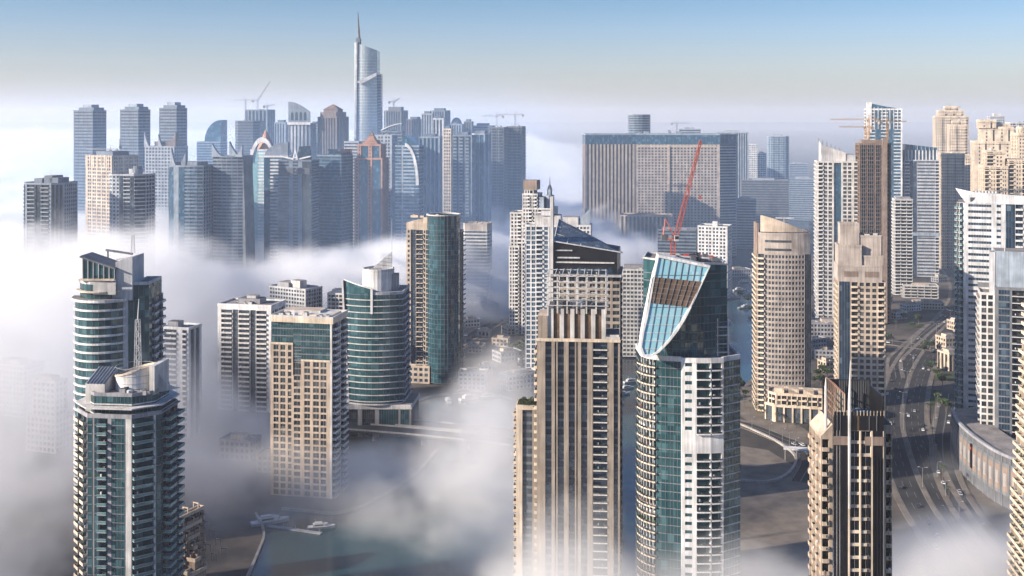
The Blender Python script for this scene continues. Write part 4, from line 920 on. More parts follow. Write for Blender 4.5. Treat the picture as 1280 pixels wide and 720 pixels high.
    for k in range(3): t.box('barrier', U[3][0]-5+k*4.4, U[3][0]-1+k*4.4, yb-2.4, yb-2.0, zt-.5-k*.3, zt+.7-k*.3, 'signred')
    t.done(60,100); return t, zt
tg, ztop = tower_glass()
# --- red luffing crane on that roof
def crane_red():
    D = 447; o = thing('tower_crane', 'red luffing crane with its long boom raised on the roof of the glass sail tower', 'crane', (X(841,D), D, Z(322,D)))
    k = D/F
    m = MB(); m.lattice((0,0,-1),(0,0,7), 1.7,1.7,'cranered',5,.11); m.build('mast', o)
    m = MB(); m.box(-2.2,1.6,-1.4,1.4,7,7.6,'cranered'); m.box(-4.6,-2.2,-1.2,1.2,7,9.2,'dgrey'); m.box(-2.2,-.6,-1.1,1.1,7.6,9.0,'grey'); s_ = m.build('machinery_deck', o)
    m = MB(); m.box(.4,2.0,-2.6,-1.45,6.8,9.0,'metalwhite'); m.box(.5,1.9,-2.65,-2.6,7.6,8.8,'dark'); m.build('cab', s_)
    tip = Vector(((877-841)*k, 2.0, (322-176)*k)); foot = Vector((1.2,0,8))
    m = MB(); m.lattice(foot, tip, 1.6, .8, 'cranered', 24, .095); m.build('boom', o)
    ap = Vector((-3.0,0,15.5)); m = MB()
    for sy in (-1,1): m.bar((1,sy,7.6),ap,.18,'cranered'); m.bar((-4,sy,7.6),ap,.16,'cranered'); m.bar((-2,sy,11),(-.9,sy*.8,11.4),.1,'cranered')
    m.build('gantry', o)
    m = MB(); m.bar(ap, foot.lerp(tip,.93), .055, 'dgrey'); m.bar(ap+Vector((0,.4,0)), foot.lerp(tip,.6), .05, 'dgrey'); m.bar(tip+Vector((-.3,0,-.4)), tip+Vector((-.3,0,-22)), .05, 'dgrey'); m.build('cable', o)
    m = MB(); m.box(tip.x-.7,tip.x+.1,1.6,2.4,tip.z-23.5,tip.z-22,'cranered'); m.build('hook_block', o)
crane_red()

# --- right centre: beige curved tower
def tower_curved():
    t = T('skyscraper', 'beige curved tower with gridded windows and a high slanted roof screen beside the water', bowed(.7,.10,8), 942, 1014, 800, -6, near=True, wall='pink', glass='greyglass', fh=3.75)
    P = t.poly; z1 = t.zz(318); t.par.update(margin=.14, sill=.2, head=.2)
    sp = {i: [('w',2.6),('w',2.6)] for i in range(1,7)}; sp[0] = {'bays':[('b',1)],'proj':1.5,'railkey':'cream'}; sp[7] = [('g',1)]; sp[8] = {'bays':(.5,[('b',5)]),'proj':1.2}; sp[10] = {'bays':(.6,[('b',5)]),'proj':1.4,'railkey':'cream'}
    t.wrap(P, 0, z1, sp, [('s',1)])
    Q = offset(P, -.8); z2 = t.zz(293); 
    t.wrap(Q, z1, z2, {i: {'bays':[('s',1)]} for i in range(8)}, [('s',1)]); t.roof(P, z1, 'roofing', 0); 
    m = MB(); pp = P[1:8]; qq = offset(P,-.35)[1:8]
    for za in (z1+2.2, z1+8.2):
        for i in range(1,5):
            a, b_ = Q[i+0], Q[i+1]; m.solid([(a[0],a[1]-.06,za),(b_[0],b_[1]-.06,za),(b_[0],b_[1]-.06,za+1.7),(a[0],a[1]-.06,za+1.7)],[(0,1,2,3)],'greyglass')
    t.part('slot_glazing', m)
    t.roof(Q, z2, 'roofing', .8)
    # raised slanted screen
    m = MB(); R2 = offset(P,-2.2); a0, a1 = t.zz(270), t.zz(291)
    xs0, xs1 = R2[0][0], R2[8][0]; zz = lambda x: a0+(a1-a0)*max(0,(x-xs0)/(xs1-xs0))**1.3
    pts = R2[0:9]
    for i in range(8):
        a, b_ = pts[i], pts[i+1]; m.solid([(a[0],a[1],z2+1.3),(b_[0],b_[1],z2+1.3),(b_[0],b_[1],zz(b_[0])),(a[0],a[1],zz(a[0])),(a[0],a[1]+.8,z2+1.3),(b_[0],b_[1]+.8,z2+1.3),(b_[0],b_[1]+.8,zz(b_[0])),(a[0],a[1]+.8,zz(a[0]))],[(0,1,2,3),(7,6,5,4),(3,2,6,7),(1,0,4,5)]+([(0,3,7,4)] if i==0 else [])+([(1,5,6,2)] if i==7 else []),'sand')
    t.part('roof_screen', m)
    m = MB()
    for i in range(9): m.bar((pts[i][0],pts[i][1]+.4,z2),(pts[i][0],pts[i][1]+.4,z2+1.4),.3,'dgrey')
    t.part('screen_post', m)
    t.box('side_pier', t.x1-2.2, t.x1-.2, t.y0+t.s*.2, t.y1-2, z2, t.zz(290), 'dgrey'); t.box('side_pier', t.x0-.2, t.x0+1.2, t.y0+t.s*.16, t.y1-2, z1-2, t.zz(281), 'taupe')
    m = MB(); m.bar((2,4,z2),(2,4,zz(2)+2.5),.3,'offwhite'); m.box(-4,9,3.6,4.4,zz(2)+2,zz(2)+2.7,'white'); t.part('cleaning_arm', m)
    t.units(t.x0+6,t.x1-6,t.y0+8,t.y1-4,z2,5); return t.done(100,100)
tower_curved()
# low white curved building at its foot
def lowwhite():
    t = T('apartment_block', 'low white five storey block with a curved end and roof pergolas on the quay', chamfer(.45,.12), 960, 1046, 772, -14, cat='apartment block', near=True, wall='cream', glass='dark', fh=3.6)
    z1 = t.zz(497); zl = 10
    t.wrap(t.poly, zl, z1, {i: (.5,[('w',3.0),('b',3.6)]) for i in (0,7,6,1)}, None, margin=.12, sill=.15, proj=.8)
    pod = offset(t.poly, 2.2); t.wrap(pod, -1, zl, {i: (1,[('v',5,'greyglass'),('s',1.2)]) for i in (0,7,6,1)}, None, fh=11); t.roof(pod, zl, 'paving', .9); t.roof(t.poly, z1, 'roofing', 1.2)
    for k in range(4): t.box('penthouse', t.x0+4+k*10, t.x0+11+k*10, t.y0+5, t.y0+12, z1, z1+3.2, 'cream', 'sand')
    for k in range(2):
        m = MB(); x = t.x0+10+k*16
        for a in (0,5): 
            for b_ in (0,4): m.bar((x+a,t.y0+1.5+b_,z1),(x+a,t.y0+1.5+b_,z1+3),.2,'sand')
        for j in range(6): m.bar((x-.5+j*1.1,t.y0+1,z1+3.1),(x-.5+j*1.1,t.y0+6.2,z1+3.1),.15,'sand')
        t.part('pergola', m)
    m = MB(); m.box(-1.6,1.6,-.1,.1,0,3.4,'signblue'); m.box(-.7,.7,-.14,-.1,1.0,2.2,'white'); m.build('sign', t.root, loc=(t.x0+t.s*.72, t.y0-2.6, 2.6)); return t.done(100,60)
lowwhite()
# --- stepped beige tower
def tower_stepped():
    t = T('skyscraper', 'pale beige tower with blank stepped crown walls behind the black and gold tower', rect(.7), 1043, 1107, 700, -9, near=True, wall='sand', glass='dark', fh=3.65)
    x0, x1, y0, y1 = t.x0, t.x1, t.y0, t.y1; w = x1-x0; z1 = t.zz(353); t.par.update(margin=.10, sill=.24, head=.12, proj=.9, railkey='cream')
    t.wrap(t.poly, 0, z1, {0: [('s',.3),('g',5.2,'navy'),('s',.6),('b',3.4),('s',.4),('w',2.6),('s',.4),('w',2.6),('s',.4),('w',2.6),('s',.4),('b',3.2),('s',.4)], 1: [('s',.8),('v',2),('b',5),('s',.8),('v',2),('b',5),('s',.8)], 3: (.6,[('w',3),('b',4)])}, None, mullkey='slate')
    P = lambda a,b_,c,d: [(x0+w*a,y0+w*c),(x0+w*b_,y0+w*c),(x0+w*b_,y0+w*d),(x0+w*a,y0+w*d)]
    t.roof(t.poly, z1, 'roofing', 0)
    def tier(Pp, za, zb, name='crown_wall'): t.prism(name, Pp, za, zb, 'pink', 'roofing'); m = MB(); m.ring(offset(Pp,.15),offset(Pp,-.5),zb-.4,zb+.9,'pink'); t.part('parapet', m)
    tier(P(-.01,.93,.0,.68), z1, t.zz(334)); tier(P(.0,.50,.03,.6), t.zz(334)+.01, t.zz(309)); tier(P(.501,.96,.06,.6), t.zz(334)+.01, t.zz(322)); tier(P(.05,.46,.12,.5), t.zz(309)+.01, t.zz(282)); tier(P(.461,.93,.14,.55), t.zz(322)+.01, t.zz(297))
    for a in (.12,.56): t.box('crown_recess', x0+w*a, x0+w*(a+.3), y0-.12, y0-.02, z1+3, z1+6.5, 'taupe')
    t.prism('corner_drum', [(x1-2.5+4*x, y0+w*.28+6*y) for x,y in ngon(14)], z1, t.zz(297), 'sand', 'roofdark')
    t.units(x0+3,x1-3,y0+4,y0+12,t.zz(297),4); return t.done(100,100)
tower_stepped()
# --- black and gold tower, front right
def tower_gold():
    t = T('skyscraper', 'black glass tower with gold stone flanks, a white window grid and a sunken dark roof', rect(.82), 1012, 1117, 350, -3, near=True, wall='beige', glass='blackglass', fh=3.95)
    x0, x1, y0, y1 = t.x0, t.x1, t.y0, t.y1; w = x1-x0; z1, zs = t.zz(516), t.zz(527)
    xa, xb = x0+w*.165, x0+w*.865; t.par.update(slot=.5)
    # black central shaft with fins and white grid
    gz = t.zz(539)
    t.facade((xa,y0),(xb,y0), 0, gz, [('s',.9,'black'),('s',.12,'offwhite'),('s',.8,'black'),('s',.12,'offwhite'),('s',.9,'black'),('s',1.6,'black'),('p',.5,'cream'),('w',3.1),('p',.34,'cream'),('w',3.1),('p',.5,'cream'),('s',3.2,'black'),('s',.3,'cream')], wall='cream', margin=.02, sill=.2, head=.02, pier=.35)
    t.facade((xa,y0),(xb,y0), gz, z1, [('s',.9,'black'),('p',.12,'dgrey'),('s',.8,'black'),('p',.12,'dgrey'),('s',2.4,'black'),('p',.14,'dgrey'),('s',2.8,'bronze'),('s',2.8,'black'),('p',.12,'dgrey'),('s',2,'black'),('p',.12,'dgrey'),('s',2,'black')], pier=.25)
    for k in range(5):
        x = xb-1.0-k*1.05; t.box('fin', x-.05, x+.05, y0-.35, y0-.005, 30, z1-14, 'black')
    m = MB(); m.box(xa+.02,xa+(xb-xa)*.32,y0-.3,y0-.004,gz-4.5,gz-1.8,'taupe'); t.part('band_panel', m)
    m = MB(); m.box(xa+(xb-xa)*.62,xb-.02,y0-.3,y0-.004,gz-4.5,gz-1.8,'taupe'); t.part('band_panel', m)
    # dark roof court behind high parapets
    zc = t.zz(492, 6); yb = y0+w*.72
    t.prism('roof_court', [(xa,y0+.02),(xb,y0+.02),(xb,yb),(xa,yb)], z1-6, z1-3.5, 'black', 'roofdark')
    m = MB(); m.box(xa,xb,yb-.4,yb,z1-3.5,zc+2.2,'black'); m.box(xb-.4,xb,y0+.02,yb-.4,z1-3.5,zc+.6,'black'); m.box(xa,xb-.4,y0+.02,y0+.4,z1-3.5,z1,'black'); t.part('parapet', m)
    m = MB()
    for k in range(16):
        x = xa+(xb-xa)*k/15; m.bar((x,y0-.15,z1-1),(x,y0-.15,z1+.6),.09,'cream')
    t.part('railing', m)
    m = MB()
    for k in range(18): x = xa+5.4+(xb-xa-6)*k/17; m.bar((x,yb-.55,z1-3),(x,yb-.55,zc+1.9),.08,'slate')
    t.part('court_fin', m)
    for (a,b_,c) in ((7,5,1.4),(9.5,8,2.0),(12,6.5,1.1),(8,10,1.3)):
        m = MB(); m.box(-c,c,-c*.7,c*.7,0,c*1.1,'dgrey'); m.bar((0,0,c*1.1),(0,0,c*1.3),c*.5,'bluegrey',12); m.build('rooftop_unit', t.root, loc=(xa+a,y0+b_,z1-3.45))
    m = MB(); m.bar((xa+8,y0+5,z1-1.5),(xa+13,y0+6,z1-1.5),.55,'blue',10); m.bar((xa+13,y0+6,z1-1.5),(xa+13,y0+10,z1-1.5),.55,'blue',10); t.part('roof_pipe', m)
    # rust lattice crown at the left of the court
    for k in range(7):
        m = MB(); yy = y0+1+k*2.3; m.bar((xa+.4,yy,z1-3.5),(xa+.9,yy,zc+3.0),.22,'brown'); m.bar((xa+.9,yy,zc+3.0),(xa+3.6,yy,zc+1),.2,'terracotta'); m.bar((xa+3.6,yy,z1-3.5),(xa+3.6,yy,zc+1),.2,'sand'); t.part('crown_frame', m)
    for k in range(4): t.box('crown_rail', xa+.3, xa+.7, y0+1, y0+15, z1-2+k*2.1, z1-1.6+k*2.1, 'brown')
    # tall white fin pier with pointed top
    m = MB(); xf = xa+w*.215; m.bar((xf,y0-.5,z1-30),(xf,y0-.5,z1+3),.42,'offwhite',8,.5); m.bar((xf,y0-.5,z1+3),(xf+.35,y0-.4,t.zz(451)),.5,'offwhite',8,.12); t.part('needle', m)
    # gold flanks: shoulders with openings
    t.par.update(margin=.12, sill=.18, head=.1)
    for (a,b_,zt_,k) in ((x0,xa,zs,0),(xb,x1,zs-1.5,1)):
        y = y0+1.6; P = [(a,y),(b_,y),(b_,y1),(a,y1)]; zt2 = zt_-(6 if k == 0 else 2.5)
        t.facade(P[0],P[1],0,zt2, [('s',.3),('b',2.5),('s',1.0)] if k == 0 else [('s',.6),('s',.5,'cream'),('b',2.3),('s',.1)], proj=.5, brec=1.4)
        t.facade(P[3],P[0],0,zt2, (.5,[('b',3.2),('w',2.4)]), proj=.7); t.facade(P[1],P[2],0,zt2,(.5,[('b',3.2),('w',2.4)]), proj=.7); t.facade(P[2],P[3],0,zt2,[('s',1)])
        m = MB(); m.prism(P, zt2, (lambda x,yy: zt_-1.5 if x > (x0+xa)/2 else zt2+.6) if k == 0 else (lambda x,yy: zt_), 'beige', 'sand' if k == 0 else 'roofdark'); t.part('shoulder', m)
    m = MB(); xx = x0+w*.085; m.bar((xx,y0+3,zs-4),(xx,y0+3,t.zz(487,3)),.5,'offwhite',8,.45); m.bar((xx,y0+3,t.zz(487,3)),(xx,y0+3,t.zz(473,3)),.45,'offwhite',8,.05); t.part('pinnacle', m)
    return t.done(100,100)
tower_gold()
# white roof slab low building left of it
o = thing('canopy', 'long white flat canopy on posts on the sandy quay beside the gold tower', 'canopy', (*G(996,572),0), R(-14))
m = MB(); m.box(-8,10,-3,3,5.2,6,'white'); m.build('canopy_roof', o)
for x in (-7,0,8):
    for y in (-2.4,2.4):
        m = MB(); m.bar((x,y,-1.5),(x,y,5.2),.2,'offwhite',6); m.build('post', o)

# --- right: white ribbon-window tower with a curved balcony edge
def tower_ribbon():
    t = T('skyscraper', 'white tower with dark ribbon windows and a curved edge of stacked balconies', [(-.5,-.22),(-.47,-.27),(-.42,-.31),(.5,-.34),(.5,.3),(-.47,.3)], 1196, 1302, 712, -21, near=True, wall='metalwhite', glass='navy', fh=3.95)
    P = t.poly; z1 = t.zz(256); t.par.update(margin=.03, sill=.36, head=.2, rec=.4)
    t.wrap(P, 0, z1, {0: {'bays':[('b',1)],'proj':1.6,'rail':'glass','brec':1.6}, 1: {'bays':[('b',1)],'proj':1.6,'rail':'glass','brec':1.6}, 2: [('s',2.2),('w',13.5),('s',2.2),('w',2.6),('s',2.4),('g',5,'navy'),('b',4.5),('b',4.5),('b',4.5),('s',.5)], 5: {'bays':(.5,[('b',5)]),'proj':1.6,'rail':'glass'}}, None)
    t.roof(P, z1, 'roofing', 0)
    # crown: parapet rising to a sharp prow on the left
    x0 = P[2][0]; zt = t.zz(238); m = MB(); f = [(P[0][0]-1.0, P[0][1]-.3, zt),(P[2][0]+6, P[2][1]-.3, zt-2.2),(P[3][0]*.72, P[3][1]-.3, z1+5.2),(P[3][0]*.72, P[3][1]-.3, z1-.2),(P[2][0]+1.4,P[2][1]-.3,z1-.2),(P[2][0]-.8,P[2][1]-.1,z1+3)]
    nn = len(f); m.solid(f+[(x,y+2.2,z) for x,y,z in f],[tuple(range(nn))[::-1],tuple(range(nn,2*nn))]+[(i,(i+1)%nn,nn+(i+1)%nn,nn+i) for i in range(nn)],'metalwhite'); t.part('prow_parapet', m)
    m = MB(); m.box(x0+4,x0+17,P[2][1]-.42,P[2][1]-.31,z1+.8,z1+3.6,'greyglass'); m.box(x0+20,x0+22.6,P[2][1]-.42,P[2][1]-.31,z1+.8,z1+3.6,'navy'); t.part('crown_window', m)
    t.box('penthouse', x0+6, x0+22, t.y0+8, t.y1-3, z1, z1+6, 'offwhite', 'roofing'); 
    for k in range(7):
        m = MB(); m.bar((0,0,0),(0,0,1.4),.9,'greywhite',12); m.build('rooftop_unit', t.root, loc=(x0+8+k*2,t.y0+10,z1+6.02))
    return t.done(100,100)
tower_ribbon()
# --- grey tower in front of it
def tower_grey():
    t = T('skyscraper', 'grey slate tower with deep dark balconies and a white framed window strip', rect(.55), 1222, 1335, 655, -19, near=True, wall='slate', glass='dark', fh=4.0)
    x0, x1, y0, y1 = t.x0, t.x1, t.y0, t.y1; w = x1-x0; z1 = t.zz(365)
    xa = x0+w*.17; xb = x0+w*.36
    t.par.update(margin=.08, sill=.18, head=.08)
    t.facade((x0,y0+4),(xa,y0+4), 0, z1-4, [('s',.5,'white'),('w',3),('s',.3,'white'),('w',3),('s',.5,'white')], wall='offwhite')
    t.facade((xa,y0+4),(xa,y0), 0, z1, [('s',1)]); t.facade((xa,y0),(xb,y0), 0, z1, [('s',1.2),('g',4,'navy'),('s',.6)], mullkey='slate', bandkey='slate')
    t.facade((xb,y0),(x1,y0), 0, z1, [('b',6.5),('s',.6),('b',6.5),('s',.6),('b',6.5),('b',6.5)], proj=1.7, brec=2.2, railkey='greywhite', rail='low')
    t.facade((x0,y1),(x0,y0+4), 0, z1-4, (.5,[('b',4.5)]), railkey='offwhite', wall='offwhite'); t.facade((x1,y0),(x1,y1),0,z1,[('s',1)]); t.facade((x1,y1),(x0,y1),0,z1,[('s',1)])
    t.roof([(x0,y0+4),(xa,y0+4),(xa,y1),(x0,y1)], z1-4, 'roofing', 1, 'offwhite'); t.roof([(xa,y0),(x1,y0),(x1,y1),(xa,y1)], z1, 'roofdark', 1.2)
    zc = t.zz(318); t.box('crown_wall', xa+.5, x1-4, y0+4.5, y1-2, z1, zc, 'bluegrey', 'roofing'); t.box('crown_pier', xa-2.5, xa+.4, y0+4.2, y0+11, z1-4, zc-.5, 'metalwhite', 'roofing')
    t.box('crown_slab', xa+w*.38, x1, y0+.5, y0+4.4, z1+3, z1+4, 'dgrey'); t.box('crown_slab', xa+w*.42, x1, y0+1, y0+4.4, z1+6, z1+7, 'dgrey')
    t.mast(xa+w*.12, y0+5, zc-1, t.zz(298), .3)
    return t.done(100,100)
tower_grey()
# --- curved podium with panelled wall
def podium_curved():
    line = catmull([(X(1190,705),705),(X(1200,672),672),(X(1222,640),640),(X(1252,612),612),(X(1300,588),588)], 4)
    o = thing('podium', 'long curved grey podium wall with framed pale panels below the white and grey towers', 'podium building', (line[0].x, line[0].y, 0)); off = Vector((line[0].x, line[0].y))
    line = [p-off for p in line]; zt = 26; m = MB(); n = len(line)
    inner = [Vector((p.x+22, p.y+12)) for p in line]
    for i in range(n-1):
        a, b_ = line[i], line[i+1]; m.face([(a.x,a.y,-1.5),(b_.x,b_.y,-1.5),(b_.x,b_.y,zt),(a.x,a.y,zt)], 'dgrey'); c, d = inner[i], inner[i+1]; m.face([(a.x,a.y,zt),(b_.x,b_.y,zt),(d.x,d.y,zt),(c.x,c.y,zt)], 'roofing'); m.face([(d.x,d.y,-1.5),(c.x,c.y,-1.5),(c.x,c.y,zt),(d.x,d.y,zt)], 'dgrey')
    for e in (0,n-1):
        a, c = line[e], inner[e]; q = [(a.x,a.y,-1.5),(a.x,a.y,zt),(c.x,c.y,zt),(c.x,c.y,-1.5)]; m.face(q if e == 0 else q[::-1], 'dgrey')
    m.build('wall', o)
    m = MB(); strip(line, -.9, .7, zt, 'grey', m, 1.5); m.build('parapet', o)
    for i in range(n-1):
        a, b_ = line[i], line[i+1]; u = (b_-a); Lg = u.length; u /= Lg; ang = math.atan2(u.y,u.x)
        m = MB(); m.box(.5,Lg-.5,-.35,-.005,5,zt-3.5,'slate'); m.box(1.2,Lg-1.2,-.5,-.352,7,zt-5.5,'taupe'); m.box(2.0,Lg-2.0,-.7,-.502,10,zt-9,'grey'); m.box(2.6,Lg-2.6,-.8,-.702,11,zt-10,'concrete'); m.build('wall_panel', o, loc=(a.x,a.y,0), rz=ang)
        m = MB(); m.bar((0,-.5,-1.5),(0,-.5,zt),.55,'slate',6); m.build('pilaster', o, loc=(a.x,a.y,0))
    a, b_ = line[7], line[8]; u = (b_-a).normalized(); ang = math.atan2(u.y,u.x)
    m = MB(); m.box(-1.2,1.2,-1.1,-.85,8,22,'black'); m.box(-.7,.7,-1.15,-1.1,18.6,20,'signred'); m.build('banner', o, loc=(a.x,a.y,0), rz=ang)
podium_curved()
# --- tower at the right edge: stacked sunlit balcony slabs
def tower_edge():
    P = [(-.5,-.3),(-.25,-.42),(.5,-.42),(.5,.45),(-.38,.45)]
    t = T('skyscraper', 'tower of closely stacked sunlit cream balcony slabs cut by the edge of the view', P, 1256, 1420, 400, 0, near=True, wall='sand', glass='dark', fh=3.3)
    z1 = t.zz(388)
    steps = 8
    for k in range(steps):
        za, zb = z1*k/steps, z1*(k+1)/steps; Q = [(x+(k*1.1 if x < 0 else 0), y) for x, y in t.poly]
        t.wrap(Q, za, zb, {4: {'bays':(.4,[('b',5.2)]),'proj':1.5}, 0: {'bays':(.3,[('b',5)]),'proj':1.6}, 1: (.5,[('b',5),('w',3)])}, None, railkey='cream')
        if k == steps-1: t.roof(Q, zb, 'roofing', 1.2)
    t.units(t.x0+10,t.x1-3,t.y0+5,t.y1-5,z1,5); return t.done(60,100)
tower_edge()
# ------------------------------------------------------------------ far towers
BAL = (.6,[('w',3.2),('b',5)]); RIB = (.5,[('r',8)]); GRID = (.7,[('w',3.4)]); SLOT = (.8,[('v',2.4),('s',1.8)]); GLS = [('g',1)]; BALL = (.5,[('b',6.5)])
def std(name, label, xl, xr, yt, D, rot, poly, wall, glass, bays, fh=3.9, pent=None, cat='tower', group=None, crown=None, roofk='roofing', **kw):
    t = T(name, label, poly, xl, xr, D, rot, cat=cat, group=group, wall=wall, glass=glass, fh=fh)
    z1 = t.zz(yt, t.s*.15); t.par.update(kw.pop('par', {})); t.z1 = z1
    t.wrap(t.poly, 0, z1, bays if isinstance(bays, dict) else {}, None if isinstance(bays, dict) else bays, **kw); t.roof(t.poly, z1, roofk, 1.4)
    if pent:
        for (a,b_,c,d,h,k) in pent: t.box('penthouse', t.x0+t.s*a, t.x0+t.s*b_, t.y0+(t.y1-t.y0)*c, t.y0+(t.y1-t.y0)*d, z1, z1+h, k, 'roofing')
    if crown: crown(t)
    t.units(t.x0+t.s*.2, t.x1-t.s*.2, t.y0+t.s*.15, t.y1-t.s*.15, z1, 3, 'grey', 1.3)
    return t.done()
def horn(t, name, pts, y0, y1, key):
    """upright curved sail on a roof: outline pts in (x, z), extruded y0..y1"""
    m = MB(); n = len(pts); m.solid([(x,y0,z) for x,z in pts]+[(x,y1,z) for x,z in pts], [tuple(range(n)), tuple(range(n,2*n))[::-1]]+[((i+1)%n,i,n+i,n+(i+1)%n) for i in range(n)], key); return t.part(name, m)
def curve_horn(t, xa, xb, z0, zt, y0, y1, key, name='roof_sail'):
    pts = [(xa,z0),(xb,z0)]+[(xa+(xb-xa)*(1-i/8), z0+(zt-z0)*(i/8)**1.9) for i in range(1,9)]
    if xb < xa: pts = pts[::-1]
    return horn(t, name, pts, y0, y1, key)
def tower_crane(label, loc, h, jib, back, rz, key='steel', luff=0.0):
    o = thing('tower_crane', label, 'crane', loc, rz)
    m = MB(); m.lattice((0,0,-1),(0,0,h), 1.7,1.7,key,max(3,int(h/3)),.16); m.build('mast', o)
    m = MB(); tip = Vector((jib*math.cos(luff),0,h+1+jib*math.sin(luff))); m.lattice((.5,0,h+1), tip, 1.5,.9,key,max(5,int(jib/4)),.15); m.build('jib', o)
    m = MB(); m.lattice((-.5,0,h+1),(-back,0,h+1.2),1.4,1.2,key,4,.15); cj = m.build('counter_jib', o)
    m = MB(); m.box(-back-.5,-back+2.5,-1,1,h-2,h+.6,'concrete'); m.build('counterweight', cj)
    m = MB(); m.bar((0,0,h),(0,0,h+6),.5,key,4,.25); m.bar((0,0,h+6),tuple(tip*.75+Vector((0,0,h+1))*.25),.09,key); m.bar((0,0,h+6),(-back,0,h+1.6),.09,key); m.build('apex', o)
    m = MB(); m.box(.3,1.7,-1.9,-.8,h-1.2,h+.9,'metalwhite'); m.build('cab', o)
    return o
def roofpt(px, D, py): return (X(px,D), D, Z(py,D))

# three matching banded towers in the fog
for (xl,xr,yt,lb) in ((92,133,139,'grey banded tower first in the row of three, beyond the beige crane topped tower'),(150,188,138,'grey banded tower in the middle of the row of three far towers'),(199,234,136,'grey banded tower in the row of three right behind the pale horned tower')):
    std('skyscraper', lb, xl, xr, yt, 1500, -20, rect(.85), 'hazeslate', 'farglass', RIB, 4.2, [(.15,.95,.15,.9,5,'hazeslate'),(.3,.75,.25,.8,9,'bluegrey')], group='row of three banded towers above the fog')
def c(t):
    for a,h in ((.2,5),(.45,8),(.6,6)): t.box('roof_structure', t.x0+t.s*a, t.x0+t.s*(a+.2), t.y0+t.s*.25, t.y0+t.s*.6, t.z1, t.z1+h, 'hazeslate', 'roofing')
    t.mast(0,0,t.z1+6,t.z1+14,.4)
std('apartment_tower', 'grey white rounded apartment tower standing alone in the fog with stepped roof boxes', 30, 97, 230, 1110, -16, chamfer(.8,.18), 'hazegrey', 'farglass', {7: BALL, 0: [('s',1),('b',6),('v',4),('b',6),('s',1)], 1: (.5,[('g',3),('s',1)]), 2: GRID, 6: GRID}, 4.0, crown=c)
def c(t):
    for k in range(7): t.box('roof_fin', t.x0+t.s*k/7+1, t.x0+t.s*k/7+2.2, t.y0-.4, t.y0+.2, t.z1-12, t.z1+2, 'cream')
    t.box('penthouse', t.x0+8, t.x1-8, t.y0+8, t.y1-8, t.z1, t.z1+6, 'hazeslate', 'roofdark')
std('skyscraper', 'beige stone tower with tall window bays and small cranes on its flat roof', 107, 174, 196, 1260, -30, rect(.9), 'sand', 'blue', (1.5,[('s',1.6,'sand'),('w',3),('w',3)]), 4.2, crown=c)
tower_crane('small steel crane lying low over the roof of the beige tower in the fog', roofpt(138,1285,194), 6, 30, 9, R(170)); tower_crane('small hooked crane beside the other on the beige tower roof', roofpt(150,1290,192), 8, 10, 5, R(110), luff=.9)
def c(t): t.prism('crown_drum', [(4+x*14,y*12) for x,y in ngon(16)], t.z1, t.z1+6, 'hazewhite', 'roofing'); t.prism('crown_drum', [(6+x*9,y*8) for x,y in ngon(16)], t.z1+6, t.z1+9, 'hazeslate', 'roofing')
std('apartment_tower', 'white framed tower with blue glass bays and rounded balconies on its right side', 137, 194, 219, 1140, -14, chamfer(.8,.2), 'hazewhite', 'navy', {0: [('s',.5),('w',3),('s',.5),('w',3),('g',4),('b',7),('g',3)], 1: {'bays':[('b',1)],'proj':2}, 2: (.5,[('b',5)]), 7: GRID}, 3.9, crown=c)
def c(t):
    curve_horn(t, t.x0-1, t.x0+8, t.z1, t.z1+20, t.y0, t.y0+3, 'hazewhite'); curve_horn(t, t.x0+t.s*.42, t.x0+t.s*.6, t.z1, t.z1+16, t.y0+2, t.y0+6, 'hazewhite')
    curve_horn(t, t.x1, t.x0+t.s*.55, t.z1, t.z1+18, t.y0+3, t.y0+12, 'hazebrown'); t.box('penthouse', t.x0+10, t.x1-4, t.y0+6, t.y1-4, t.z1, t.z1+7, 'hazebrown', 'roofing')
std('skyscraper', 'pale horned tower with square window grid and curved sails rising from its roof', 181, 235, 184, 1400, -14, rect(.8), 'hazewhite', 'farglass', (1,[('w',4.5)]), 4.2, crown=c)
def c(t):
    curve_horn(t, t.x0+t.s*.1, t.x0+t.s*.26, t.z1, t.z1+19, t.y0+2, t.y0+6, 'hazewhite'); curve_horn(t, t.x0+t.s*.46, t.x0+t.s*.2, t.z1, t.z1+16, t.y0+6, t.y0+9, 'hazegrey')
    t.box('penthouse', t.x0+4, t.x1-9, t.y0+7, t.y1-4, t.z1, t.z1+5, 'hazegrey', 'roofing')
std('skyscraper', 'grey tower with white side panel, dark glass and twin curved horns half in fog', 211, 271, 208, 1240, -12, bowed(.75,.1,6), 'hazegrey', 'blue', {0: [('g',1)], 1: [('s',1)], 2: [('g',1)], 3: {'bays':[('r',1)]}, 4: {'bays':[('r',1)]}, 5: [('b',1)], 6: (.5,[('b',6)])}, 4.0, crown=c)
def c(t):
    curve_horn(t, t.x0, t.x0+t.s*.42, t.z1, t.z1+15, t.y0, t.y0+4, 'bluegrey'); curve_horn(t, t.x0+t.s*.52, t.x0+t.s*.94, t.z1, t.z1+17, t.y0+4, t.y0+9, 'bluegrey'); curve_horn(t, t.x1, t.x0+t.s*.7, t.z1, t.z1+13, t.y0, t.y0+4, 'bluegrey')
    pts = [(t.x1,0),(t.x1+4,0)]+[(t.x1+4-4*(i/8)**2, t.z1*i/8) for i in range(1,9)]; horn(t, 'curved_buttress', pts, t.y0+2, t.y1-2, 'slate')
std('skyscraper', 'slate banded tower with concave horned crown beside the domed arch tower', 266, 316, 196, 1250, -10, bowed(.75,.08,6), 'hazeslate', 'farglass', RIB, 3.8, crown=c)
